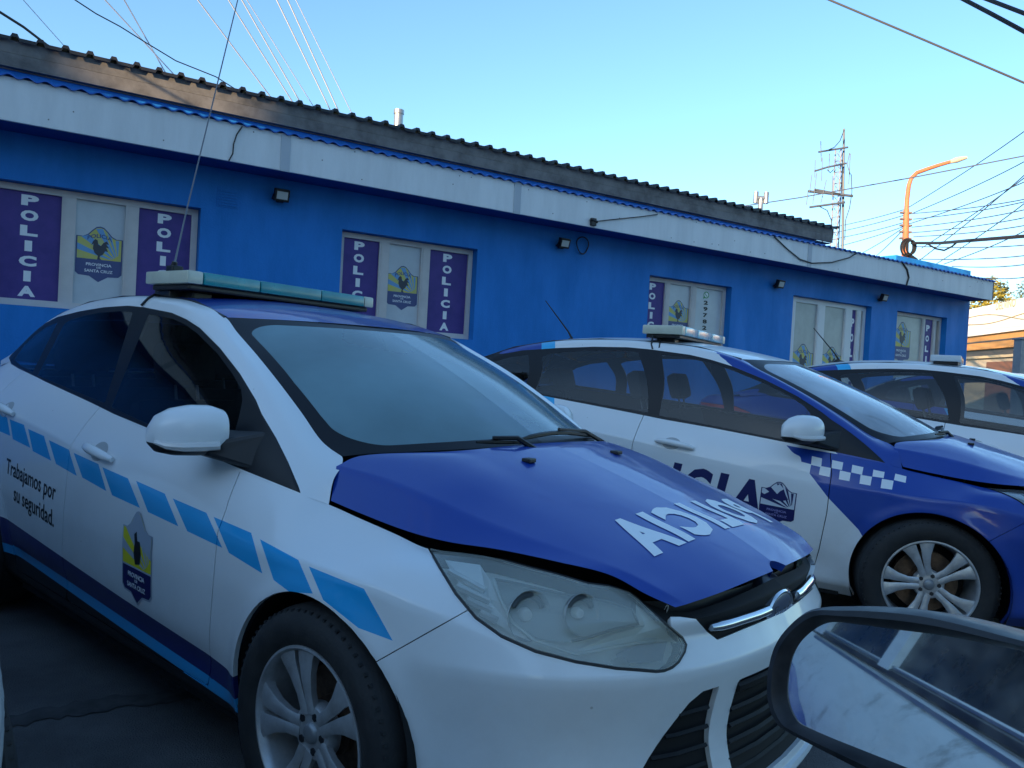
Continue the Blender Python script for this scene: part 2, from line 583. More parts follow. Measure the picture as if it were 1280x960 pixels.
def shield_shapes(w, h, style, lift=.0008):
    """police crest: crowned shield, sun rays, cockerel, name band"""
    S = lambda P: [(x * w, (y - .5) * h) for x, y in P]
    if style == 'mono':
        c1, c2, c3, c4, band, txt = SHW, NAVY, NAVY, NAVY, NAVY, LETTERP
    elif style == 'aged':
        c1, c2, c3, c4, band, txt = YEL2, GREYF, LETTERK, YEL2, NAVY, LETTERW
    else:
        c1, c2, c3, c4, band, txt = YEL, LBL, DKG, YEL, BANDC, LETTERW
    out = [(*poly(S([(x * 1.06, .5 + (y - .5) * 1.05) for x, y in SH])), band if style != 'aged' else GREYF, lift),
           (*poly(S(SH_TOP)), c1, lift * 2), (*poly(S(SH_BOT + [(.5, .38), (-.5, .38)])), band, lift * 2)]
    rays = [((-.5, .56), (-.5, .68), (.30, .42), (.22, .42)), ((-.42, .80), (-.24, .85), (.34, .44), (.30, .44)), ((-.10, .975), (.06, .985), (.37, .46), (.34, .46)),
            ((.16, .92), (.27, .83), (.40, .48), (.38, .48)), ((.36, .79), (.44, .79), (.43, .50), (.41, .50))]
    for r in rays: out.append((*poly(S(r)), c2, lift * 3))
    if style == 'mono':
        out.append((*poly(S([(-.5, .60), (-.2, .78), (-.05, .70), (.1, .86), (.3, .62), (.1, .55)])), c3, lift * 3.5))
        out.append((*poly(S([(-.12, .86), (.0, .97), (.14, .86), (.05, .80), (0, .84)])), SHW, lift * 4))
    elif style == 'aged':
        out.append((*poly(S([(-.30, .80), (-.08, .985), (0, 1.0), (.08, .985), (.17, .92), (.26, .84), (.5, .80), (.5, .55)])), GREYF, lift * 4))
        out.append((*poly(S([(x * .9 + .03, y) for x, y in [(-.08, .43), (-.14, .55), (-.1, .66), (-.14, .76), (-.05, .80), (.0, .70), (.10, .70), (.15, .58), (.10, .45)]])), c3, lift * 5))
    else:
        out.append((*poly(S(COCK)), c3, lift * 5))
        V, F = fit_text('POLICIA', w * .56, h * .075)
        out.append(([(x, y + (.845 - .5) * h - 1.0 * x * x / w) for x, y in V], F, BANDC, lift * 5))
    for t, yy, ww, hh in (('PROVINCIA', .30, .58, .055), ('DE', .245, .10, .03), ('SANTA CRUZ', .18, .64, .055)):
        V, F = fit_text(t, w * ww, h * hh)
        out.append(([(x, y + (yy - .5) * h) for x, y in V], F, txt, lift * 5))
    return out


YEL = mat('crest_yellow', (.62, .55, .10), .5, noise=.3, nscale=9, color2=(.50, .52, .22))
YEL2 = mat('crest_bright_yellow', (.70, .62, .02), .5)
LBL = mat('crest_light_blue', (.16, .36, .62), .5)
DKG = mat('crest_cockerel', (.05, .055, .07), .5)
BANDC = mat('crest_band', (.07, .09, .22), .5)
GREYF = mat('peeled_grey_film', (.36, .40, .46), .6)
SHW = mat('crest_pale', (.62, .66, .70), .5)
LETTERP = mat('lilac_lettering', (.30, .28, .55), .5)
# ================================================================== THE POLICE CAR
ARCH_R = .352
FA, RA = (-.015, .316), (-2.648, .316)


def side_patch():
    """lower body, right half: sill to belt line, from the tail round to the nose"""
    cols = []
    zc = lambda x: np.interp(x, [-3.4, -2.8, -2.25, -1.64, -1.2, -.63, -.35, 0], [.985, .965, .93, .872, .815, .742, .735, .735])
    belt = [(-2.97, .690, 1.14), (-2.8, .715, 1.125), (-2.55, .747, 1.108), (-2.3, .77, 1.09), (-2.0, .785, 1.062), (-1.61, .80, 1.023), (-1.35, .813, .995), (-1.087, .825, .967),
            (-.89, .833, .944), (-.71, .838, .922), (-.57, .833, .91), (-.44, .826, .90), (-.33, .815, .886), (-.235, .797, .874), (-.16, .757, .853), (-.05, .745, .835), (.1, .738, .815)]
    # tail
    for (x, w, nx, nw, top) in [(-3.66, 0, -1, 0, (-3.62, 0, 1.10)), (-3.645, .35, -1, .1, (-3.60, .32, 1.10)), (-3.57, .62, -.85, .5, (-3.52, .52, 1.105)), (-3.42, .77, -.6, .8, (-3.36, .61, 1.112)), (-3.15, .86, -.2, .98, (-3.15, .665, 1.122))]:
        P = lambda off, z: (x - nx * off, w - nw * off, z)
        r4 = P(.0, .93); t = top
        r5 = tuple((a + b) / 2 + c for a, b, c in zip(r4, t, (nx * .035, nw * .03, .02)))
        cols.append([P(.09, .22), P(.02, .28), P(.0, .42), P(-.005, .60), r4, r5, t])
    xs = [b[0] for b in belt]
    for x, wb, zb in belt:
        W = np.interp(x, [-3.0, -2.648, -2.2, -1.6, -1.0, -.4, 0, .1], [.872, .892, .896, .90, .905, .905, .910, .906])
        z4 = zc(x)
        cols.append([(x, W - .10, .17), (x, W - .035, .235), (x, W - .012, .40), (x, W, .60), (x, W - .003, z4), (x, (W * .42 + wb * .58) + .012, z4 + .50 * (zb - z4)), (x, wb, zb)])
    nose = [((.2, .893), (.15, .99), (.2, .733, .80)), ((.35, .862), (.32, .95), (.325, .690, .80)), ((.5, .79), (.55, .83), (.43, .63, .793)), ((.62, .70), (.70, .71), (.545, .56, .777)),
            ((.72, .58), (.82, .57), (.655, .492, .745)), ((.785, .45), (.92, .39), (.735, .41, .716)), ((.83, .30), (.98, .2), (.778, .28, .722)), ((.853, .15), (.995, .08), (.80, .14, .732)), ((.86, 0), (1, 0), (.808, 0, .738))]
    for k, ((x, w), (nx, nw), t) in enumerate(nose):
        f = min(1, k / 3)
        P = lambda off, z: (x - nx * off, max(0, w - nw * off), z)
        r4 = P(.016 + .018 * f, .655 + .02 * (1 - f)) if k else (x, w - .004, .727)
        if k == 1: r4 = P(.012, .70)
        r5 = tuple((a + b) / 2 + c for a, b, c in zip(r4, t, (nx * .02, nw * .02, .012)))
        cols.append([P(.08 - .01 * f, .165), P(.03 - .04 * f, .225), P(.012 + .016 * f, .39), P(0, .585), r4, r5, t])
    ctrl = [[(c[r][0], -c[r][1], c[r][2]) for c in cols] for r in range(7)]
    n = len(cols)
    cres = [6] * 4 + [8] + [8] * 16 + [7] + [8] * 8
    pm = patch(ctrl, [4, 6, 8, 6, 6, 6], cres[:n - 1], rcrease=(1, 3, 4))
    # rolled wheel-arch lips and the scalloped sill line
    V = pm.V
    for (cx, cz) in (FA, RA):
        r = np.hypot(V[:, 0] - cx, V[:, 2] - cz)
        bump = .013 * np.exp(-((r - ARCH_R) / .035) ** 2) * (V[:, 2] > .12)
        V[:, 1] -= bump * (np.abs(V[:, 1]) > .5)
    V[:, 1] += .012 * np.exp(-((V[:, 2] - .33) / .05) ** 2) * (V[:, 0] < -.40) * (V[:, 0] > -2.3) * np.minimum(1, np.minimum(-.40 - V[:, 0], V[:, 0] + 2.3) / .15)
    return recalc(pm)


def green_patch():
    c = [((-.16, .757, .853), (-.163, .757, .854), (-.20, .69, .950)), ((-.235, .797, .874), (-.24, .797, .878), (-.245, .657, .972)), ((-.33, .815, .886), (-.325, .784, .95), (-.33, .663, 1.004)),
         ((-.44, .826, .90), (-.43, .770, 1.025), (-.46, .652, 1.082)), ((-.57, .833, .91), (-.568, .745, 1.112), (-.62, .637, 1.172)), ((-.71, .838, .922), (-.705, .723, 1.19), (-.78, .618, 1.252)),
         ((-.89, .833, .944), (-.889, .694, 1.27), (-.95, .597, 1.330)), ((-1.087, .825, .967), (-1.087, .664, 1.339), (-1.06, .582, 1.385)), ((-1.35, .813, .995), (-1.353, .641, 1.396), (-1.32, .562, 1.447)),
         ((-1.61, .80, 1.023), (-1.61, .630, 1.420), (-1.6, .55, 1.472)), ((-2.0, .785, 1.062), (-2.0, .629, 1.422), (-2.0, .55, 1.480)), ((-2.3, .77, 1.09), (-2.28, .637, 1.39), (-2.35, .555, 1.458)),
         ((-2.55, .747, 1.108), (-2.52, .645, 1.343), (-2.65, .565, 1.405)), ((-2.8, .715, 1.125), (-2.75, .653, 1.275), (-2.9, .58, 1.32)), ((-2.97, .69, 1.14), (-2.96, .69, 1.155), (-3.1, .60, 1.215)), ((-3.2, .664, 1.12), (-3.2, .66, 1.13), (-3.3, .615, 1.135))]
    rows = [[], [], [], [], []]
    for g0, g2, g4 in c:
        h = math.hypot(g2[1] - g0[1], g2[2] - g0[2])
        g1 = tuple((a + b) / 2 for a, b in zip(g0, g2)); g1 = (g1[0], g1[1] + .03 * h, g1[2] + .01 * h)
        g3 = ((g2[0] + g4[0]) / 2, (g2[1] + g4[1]) / 2 + .008, (g2[2] + g4[2]) / 2 + .014)
        for r, q in zip(rows, (g0, g1, g2, g3, g4)): r.append((q[0], -q[1], q[2]))
    return patch(rows, [6, 6, 5, 5], 8, rcrease=(2,)), [q[2] for q in c]


def hood_patch():
    cols = [[(-.16, .752, .858), (-.212, .70, .944), (-.205, .62, .970), (-.04, .42, .992), (0, .2, 1.003), (0, 0, 1.006)],
            [(-.05, .742, .842), (-.055, .672, .925), (-.04, .52, .972), (.02, .36, .987), (.045, .18, .996), (.05, 0, .999)],
            [(.1, .734, .826), (.1, .655, .900), (.1, .51, .946), (.1, .35, .968), (.1, .17, .982), (.1, 0, .986)],
            [(.25, .712, .817), (.25, .63, .868), (.25, .505, .901), (.25, .35, .924), (.25, .17, .941), (.25, 0, .946)],
            [(.385, .662, .815), (.40, .588, .838), (.40, .485, .858), (.40, .34, .879), (.40, .17, .897), (.40, 0, .903)],
            [(.505, .594, .800), (.52, .532, .810), (.52, .457, .824), (.52, .33, .842), (.52, .16, .860), (.52, 0, .867)],
            [(.615, .524, .778), (.635, .488, .783), (.64, .43, .790), (.645, .32, .806), (.64, .16, .828), (.64, 0, .835)],
            [(.695, .500, .748), (.715, .462, .753), (.72, .41, .758), (.725, .31, .771), (.73, .16, .788), (.73, 0, .795)],
            [(.748, .462, .724), (.757, .43, .726), (.768, .38, .730), (.785, .30, .737), (.805, .15, .748), (.815, 0, .753)]]
    ctrl = [[(c[r][0], -c[r][1], c[r][2] + .006) for c in cols] for r in range(6)]
    return patch(ctrl, [6, 8, 8, 8, 8], [8, 8, 8, 8, 8, 8, 8, 7], rcrease=(1,))


def strip_patch(rows, rres, cres, **k):
    return patch([[(x, -w, z) for x, w, z in r] for r in rows], rres, cres, **k)


print('building patches')
A0 = side_patch(); G0, DITCH = green_patch(); H0 = hood_patch()
WS_EDGE = DITCH[1:8]
ws_rows = []
for t, (cx_, cz_) in enumerate([(0, 0)]): pass
_ce = [(0, 1.004), (-.10, .9999), (-.22, 0), (-.36, 0), (-.52, 0), (-.70, 0), (-.865, 1.392)]
ws_cols = []
for i, (x, w, z) in enumerate(WS_EDGE):
    t = i / 6
    xc = -.005 - .865 * (t ** .96); zc_ = 1.006 + (1.392 - 1.006) * (t ** .93) + .018 * math.sin(PI * t)
    col = []
    for s in (1.0, .93, .75, .5, .25, 0):
        k = s ** 2.1
        col.append((xc + (x - xc) * k, w * s, zc_ + (z - zc_) * k * (.9 if 0 < s < 1 else 1)))
    ws_cols.append(col)
WS0 = strip_patch([[c[r] for c in ws_cols] for r in range(6)], 6, 8)
# roof, from the ditch to the centre line
rc = [(-.865, 1.394), (-1.02, 1.428), (-1.25, 1.470), (-1.55, 1.503), (-1.95, 1.516), (-2.3, 1.500), (-2.58, 1.462), (-2.82, 1.405)]
re_ = [DITCH[7], (-1.16, .574, 1.415), DITCH[8], (-1.6, .55, 1.472), (-2.0, .55, 1.480), (-2.35, .555, 1.458), (-2.62, .563, 1.412), (-2.80, .573, 1.355)]
roof_cols = []
for (xc, zc_), (x, w, z) in zip(rc, re_):
    col = []
    for s in (1.0, .9, .7, .45, .2, 0):
        k = s ** 2.3
        col.append((xc + (x - xc) * s ** 2, w * s, zc_ + (z - zc_) * k))
    roof_cols.append(col)
R0 = strip_patch([[c[r] for c in roof_cols] for r in range(6)], 6, 8)
# rear window and boot lid
bk = [((-2.82, 1.405), (-2.80, .573, 1.355)), ((-3.0, 1.32), (-2.97, .585, 1.28)), ((-3.18, 1.22), (-3.12, .60, 1.205)), ((-3.33, 1.125), (-3.26, .615, 1.14))]
bcols = []
for (xc, zc_), (x, w, z) in bk:
    bcols.append([(xc + (x - xc) * s ** 2, w * s, zc_ + (z - zc_) * s ** 2.2) for s in (1, .8, .5, .25, 0)])
BW0 = strip_patch([[c[r] for c in bcols] for r in range(5)], 4, 8)
bt = [((-3.33, 1.125), (-3.25, .632, 1.128)), ((-3.45, 1.125), (-3.36, .61, 1.113)), ((-3.55, 1.12), (-3.52, .52, 1.106)), ((-3.62, 1.10), (-3.60, .32, 1.10))]
bcols = []
for (xc, zc_), (x, w, z) in bt:
    bcols.append([(xc + (x - xc) * s ** 2, w * s, zc_ + (z - zc_) * s ** 2.2) for s in (1, .8, .5, .25, 0)])
BL0 = strip_patch([[c[r] for c in bcols] for r in range(5)], 4, 8)

def outward(pm, ax, sg):
    if pm.N[:, ax].mean() * sg < 0: pm = recalc(PM(pm.V, pm.N, [f[::-1] for f in pm.F]))
    return pm


A0, G0 = outward(A0, 1, -1), outward(G0, 1, -1)
H0, WS0, R0, BW0, BL0 = [outward(q, 2, 1) for q in (H0, WS0, R0, BW0, BL0)]


def largest(pm):
    pm = weld(pm)
    par = list(range(len(pm.V)))

    def find(i):
        while par[i] != i: par[i] = par[par[i]]; i = par[i]
        return i
    for f in pm.F:
        r = find(f[0])
        for i in f[1:]: par[find(i)] = r
    cnt = {}
    for f in pm.F: cnt[find(f[0])] = cnt.get(find(f[0]), 0) + 1
    best = max(cnt, key=cnt.get)
    return PM(pm.V, pm.N, [f for f in pm.F if find(f[0]) == best], pm.cut).compact()


def both(pm): return join(pm, pm.mirror())


# traced outlines (photograph pixels of car 1 / car 2, applied to the right-hand surfaces and mirrored)
DLO = [(11, 447), (28, 427), (47, 409), (72, 396), (100, 389), (130, 384), (160, 382), (180, 384), (215, 391), (233, 399), (250, 410), (275, 435), (300, 467), (320, 500), (327, 517), (345, 547), (360, 577), (377, 617),
       (310, 590), (250, 565), (182, 534), (117, 507), (100, 500), (47, 472), (24, 461), (14, 455)]
GL_F = [(186, 393), (200, 395), (217, 399), (232, 406), (247, 417), (272, 442), (291, 468), (301, 486), (303, 500), (299, 520), (292, 545), (286, 574), (270, 568), (200, 537), (139, 509)]
GL_R = [(80, 405), (88, 400), (104, 395), (124, 391), (150, 389), (166, 390), (131, 504), (87, 486), (47, 469)]
GL_Q = [(18, 450), (30, 432), (45, 418), (58, 409), (72, 403), (41, 465), (24, 456)]
HEAD = [(535, 684), (557, 687), (590, 692), (620, 698), (660, 709), (695, 718), (735, 730), (770, 734), (784, 739), (795, 747), (827, 776), (839, 786), (852, 797), (857, 806), (855, 815), (848, 827), (840, 834), (830, 838), (820, 839), (796, 837), (770, 835), (720, 827), (670, 814), (627, 795), (595, 772), (570, 742), (550, 710)]
SILLTOP = lambda V2: V2[:, 1] - np.interp(V2[:, 0], [-2.3, -.384], [.478, .352])
DOOR_F = [(-.505, .93), (-.478, .80), (-.486, .6), (-.515, .4), (-.548, .262), (-1.635, .262), (-1.62, .5), (-1.59, .8), (-1.562, 1.03), (-1.56, 1.2), (-.51, 1.2)]
DOOR_R = [(-1.56, 1.2), (-1.562, 1.03), (-1.59, .8), (-1.62, .5), (-1.635, .262), (-2.20, .262), (-2.235, .45), (-2.36, .64), (-2.50, .80), (-2.58, .95), (-2.60, 1.2)]
SLOT = [(-.05, .646), (.375, .652), (.415, .69), (.44, .715), (.455, .80), (-.05, .80)]
INTAKE = [(-.05, .532), (.265, .532), (.272, .40), (.262, .262), (-.05, .262)]
CHEEK = [(.338, .532), (.392, .530), (.425, .508), (.515, .382), (.60, .272), (.325, .262), (.338, .40)]
STRIPES = [[(0, 517), (9, 522), (13, 545), (-3, 538)], [(12, 524), (30, 531), (38, 560), (16, 549)], [(35, 536), (55, 545), (64, 576), (41, 564)], [(61, 550), (86, 562), (96, 595), (70, 580)],
           [(92, 566), (123, 580), (133, 614), (103, 597)], [(128, 584), (160, 598), (175, 635), (140, 619)], [(170, 601), (206, 617), (223, 658), (185, 640)], [(216, 623), (258, 641), (278, 685), (234, 664)],
           [(267, 646), (314, 666), (328, 717), (286, 691)], [(325, 674), (373, 700), (391, 742), (362, 740), (342, 725)], [(386, 708), (455, 736), (491, 801), (448, 785), (404, 750)]]
CHK = [[(220, 40), (270, 52), (266, 96), (215, 84)], [(322, 60), (376, 72), (370, 110), (317, 100)], [(422, 84), (477, 96), (470, 134), (416, 122)], [(527, 108), (583, 120), (578, 150), (522, 142)], [(637, 128), (692, 142), (688, 174), (630, 160)],
       [(172, 70), (216, 82), (207, 128), (160, 70)], [(262, 90), (314, 100), (308, 145), (254, 133)], [(360, 112), (414, 124), (407, 166), (354, 156)], [(463, 134), (520, 144), (512, 188), (457, 178)], [(570, 154), (628, 164), (620, 208), (563, 200)]]


def convex(poly_, proj):
    """successive half-plane cuts: exact corners"""
    poly_ = np.array(poly_, float)
    ar = sum(a[0] * b[1] - a[1] * b[0] for a, b in zip(poly_, np.roll(poly_, -1, 0)))
    if ar < 0: poly_ = poly_[::-1]
    hp = []
    for a, b in zip(poly_, np.roll(poly_, -1, 0)):
        e = b - a; n = np.array([e[1], -e[0]]) / np.linalg.norm(e)
        hp.append((a, n))
    return hp


def paint_regions(pm, base, regions):
    """split a panel in paint areas -> [(pm, material)]. regions: (projection, convex polygon | function, material)"""
    out = []; todo = [pm]
    for proj, reg, m in regions:
        nxt = []
        for q in todo:
            if not len(q.F): continue
            if callable(reg):
                a, b = split(q, reg(proj(q.V)))
                if len(a.F): out.append((a, m))
                nxt.append(b)
            else:
                P2 = proj(q.V); R2 = np.array(reg)
                if (P2.max(0) < R2.min(0)).any() or (P2.min(0) > R2.max(0)).any(): nxt.append(q); continue
                rest = []
                for a, n in convex(reg, proj):
                    d = (proj(q.V) - a) @ n
                    q, o = split(q, d)
                    if len(o.F): rest.append(o)
                    if not len(q.F): break
                if len(q.F): out.append((q, m))
                nxt += rest
        todo = nxt
    out += [(q, base) for q in todo if len(q.F)]
    return out


print('cutting panels')
A = A0
for (cx, cz) in (FA, RA):
    _, A = cutp(A, SIDE, circle(cx, cz, ARCH_R), 0, 1)
head_px = sdf(HEAD)
HL, A = cutp(A, VIEW1, head_px, 1.1, 2)
_, A = cutp(A, VIEW1, sdf([(535, 684), (557, 688), (590, 693), (620, 699), (660, 710), (695, 719), (735, 731), (770, 735), (784, 740), (795, 748), (827, 777), (839, 787), (838, 771), (838, 764), (800, 700), (700, 650), (560, 650), (533, 676)]), 0, 2)
fr = lambda pm: split(pm, .45 - pm.V[:, 0])           # in front of x = .45
nose, A = fr(A)
SL, nose = cutp(nose, VIEW1, sdf([(870, 774), (884, 790), (897, 800), (950, 778), (1000, 757), (1040, 740), (1040, 640), (990, 650), (872, 720)]), 0, 2)
_, nose = cutp(nose, VIEW1, sdf([(836, 771), (850, 771), (871, 774), (873, 730), (836, 730)]), 0, 1)
IN, nose = cutp(nose, FRONT, sdf(INTAKE), 0, 1)
CK, nose = cutp(nose, FRONT, sdf(CHEEK), 0, 2)
A = join(nose, A)
a_, b_ = np.array((476., 824.)), np.array((584., 763.))
en = np.array([-(b_ - a_)[1], (b_ - a_)[0]]) / np.linalg.norm(b_ - a_)


def bumper_fn(P): return np.where(True, -((P - a_) @ en), 0)


front, A = split(A, -.02 - A.V[:, 0])
BU, FE1 = cutp(front, VIEW1, bumper_fn, .7, 1)
A = join(FE1, A)
DF, A = cutp(A, SIDE, sdf(DOOR_F), .0022, 1)
DR, A = cutp(A, SIDE, sdf(DOOR_R), .0022, 1)
FE, A = split(A, -.52 - A.V[:, 0])                     # fender = what is left ahead of the front door
SILL_F, FE = split(FE, (FE.V[:, 2] - .262) + 10 * (FE.V[:, 0] > -.34))
A = weld(join(A, SILL_F)); FE = largest(FE)
RB, A = split(A, np.maximum(A.V[:, 0] + 3.02, A.V[:, 2] - .66))   # rear bumper
TLp = [(-3.05, .985), (-3.2, 1.03), (-3.9, 1.05), (-3.9, .82), (-3.35, .80), (-3.15, .90)]
TL, A = cutp(A, SIDE, sdf(TLp), .002, 1)
SI, QP = split(A, SILLTOP(SIDE(A.V)) + 10 * (A.V[:, 0] < -2.35))       # painted sill / quarter
# greenhouse
dlo = sdf(DLO)
GLZ, PIL = cutp(G0, VIEW1, dlo, 0, 1)
GF, GLZ = cutp(GLZ, VIEW1, sdf(GL_F), 0, 1)
GR, GLZ = cutp(GLZ, VIEW1, sdf(GL_R), 0, 1)
GQ, GLZ = cutp(GLZ, VIEW1, sdf(GL_Q), 0, 1)
GQ = largest(split(GQ, GQ.V[:, 0] + 2.3)[0])
FRM_F, FRM_R = split(GLZ, -1.595 - GLZ.V[:, 0] - .0 * GLZ.V[:, 2] + (GLZ.V[:, 2] - 1.02) * -.09)
FRM_F = FRM_F; FRM_Q = None
# windscreen: dark border and clear field
def ws_fn(V):
    y = np.abs(V[:, 1]); r = .11
    dx = y - (np.interp(V[:, 2], [.96, 1.0, 1.08, 1.17, 1.25, 1.33, 1.37], [.655, .657, .652, .638, .618, .597, .58]) - .034)
    lo = (1.028 - .085 * y ** 2 - V[:, 2]) * 2.0; hi = (V[:, 2] - (1.374 - .03 * y ** 2)) * 2.4
    def comb(p, q):
        p2, q2 = p + r, q + r
        return np.minimum(np.maximum(p2, q2), 0) + np.hypot(np.maximum(p2, 0), np.maximum(q2, 0)) - r
    return np.maximum(comb(dx, lo), comb(dx, hi))


WSG, WSF = (lambda pm: split(refine(pm, ws_fn, 2), ws_fn(refine(pm, ws_fn, 2).V)))(WS0)
NOTCH, H1 = cutp(H0, TOP, circle(.842, 0, .054), 0, 2)




def wheel(parent, x, w, sgn, steer=0):
    t = bpy.data.objects.new('wheel', None); COL.objects.link(t); t.parent = parent
    t.location = (x, sgn * w, .316); t.rotation_euler = (0, 0, (0 if sgn < 0 else PI) + steer)
    mb = MB()     # outward is -Y here
    prof = [(.205, -.005), (.212, -.030), (.222, -.040), (.245, -.052), (.275, -.055), (.296, -.046), (.309, -.030), (.315, -.008)]
    ys = [.02, .045, .07, .10, .13, .155]
    for y in ys:
        prof += [(.316, y - .012), (.316, y - .003), (.309, y - .001), (.309, y + .004)]
    prof += [(.316, .17), (.309, .182), (.285, .195), (.22, .185), (.205, .16)]
    mb.lathe(prof, 96)
    for k in range(72):                       # shoulder tread blocks
        a = 2 * PI * k / 72; M = Matrix.Rotation(a, 4, 'Y')
        mb.box(-.004, .004, -.040, .000, .292, .3085, M)
    mb.build('tyre', RUBBER, t, smooth='auto')
    rb = MB()
    rb.lathe([(.214, -.030), (.219, -.036), (.2185, -.041), (.212, -.042), (.206, -.036), (.203, -.015), (.198, .02), (.19, .12), (.205, .17), (.212, .17)], 80)
    n5 = 5
    for k in range(n5):
        for sg in (-1, 1):
            M = Matrix.Rotation(2 * PI * k / n5 - .314, 4, 'Y')
            # spoke: from hub (r=.06) to rim (r=.205), twin arms spreading outwards
            a0, a1 = sg * .0135, sg * .043
            w0, w1 = .0135, .021
            pts = [(.045, a0, .0155, -.024, .022), (.095, a0 + sg * .003, .0145, -.029, .022), (.14, sg * .0245, .0205, -.033, .024), (.178, sg * .037, .029, -.036, .03), (.206, sg * .046, .038, -.034, .04)]
            vs = []
            for r, a, hw, y, th in pts:
                for dx, dy in ((-hw, 0.004), (-hw * .55, 0), (hw * .55, 0), (hw, .004), (hw * .8, th), (-hw * .8, th)):
                    vs.append(M @ Vector((a + dx, y + dy, r)))
            fs = []
            for i in range(4):
                for q in range(6):
                    q2 = (q + 1) % 6
                    fs.append((i * 6 + q, i * 6 + q2, (i + 1) * 6 + q2, (i + 1) * 6 + q))
            fs += [tuple(range(6)), tuple(24 + q for q in range(6))]
            rb.add(vs, fs)
    rb.lathe([(.0, -.018), (.055, -.020), (.066, -.018), (.072, -.008), (.07, .02)], 40)
    rim = rb.build('rim', ALLOY, t, smooth='auto')
    hb = MB()
    hb.lathe([(0, -.030), (.018, -.030), (.024, -.026), (.027, -.018)], 24)
    hb.build('hub_cap', mat('hub_grey', (.30, .31, .32), .4, .5), rim, smooth='auto')
    for k in range(5):
        a = 2 * PI * k / 5 - .314 + PI / 5
        q = MB(); q.tube([(.045 * math.sin(a), -.014, .045 * math.cos(a)), (.045 * math.sin(a), -.0225, .045 * math.cos(a))], .0105, 6)
        q.build('wheel_nut', mat('nut', (.07, .07, .075), .4, .8), rim)
    d = MB(); d.lathe([(.0, .045), (.075, .045), (.076, .06), (.15, .06), (.152, .085), (.0, .085)], 40)
    d.build('brake_disc', DISC, t, smooth='auto')
    b = MB(); b.lathe([(.0, .12), (.199, .12), (.199, .14), (0, .14)], 24); b.build('backing_plate', INNER, t)
    return t


def surf_point(tree, u, v, kind, lift):
    if kind == 'side':
        h = tree.ray_cast(Vector((u, -2.0, v)), Vector((0, 1, 0)))
    else:
        h = tree.ray_cast(Vector((u, v, 3.0)), Vector((0, 0, -1)))
    p, n = h[0], h[1]
    if p is None: return Vector((u, -.9, v)) if kind == 'side' else Vector((u, v, .8))
    d = Vector((0, -1, 0)) if kind == 'side' else Vector((0, 0, 1))
    if n.dot(d) < 0: n = -n
    return p + n * (lift + .0012)


ATREE, HTREE = bvh(A0), bvh(both(H0))


def rot2(V, a): c, s = math.cos(a), math.sin(a); return [(x * c - y * s, x * s + y * c) for x, y in V]


def sill_bands(prt):
    """dark blue, light blue and black bands along the foot of the doors and wings"""
    out = []
    for q, m in prt:
        if m is not WHITE: out.append((q, m)); continue
        for r, m2 in paint_regions(q, WHITE, [(SIDE, lambda P: P[:, 1] - np.interp(P[:, 0], [-2.3, -.384], [.330, .250]) + 9 * (P[:, 0] > -.3), BLACKP),
                                              (SIDE, lambda P: P[:, 1] - np.interp(P[:, 0], [-2.3, -.384], [.372, .286]) + 9 * (P[:, 0] > -.3), SKYBLUE),
                                              (SIDE, lambda P: SILLTOP(P) + 9 * (P[:, 0] > -.3), NAVYSILL)]): out.append((r, m2))
    return out


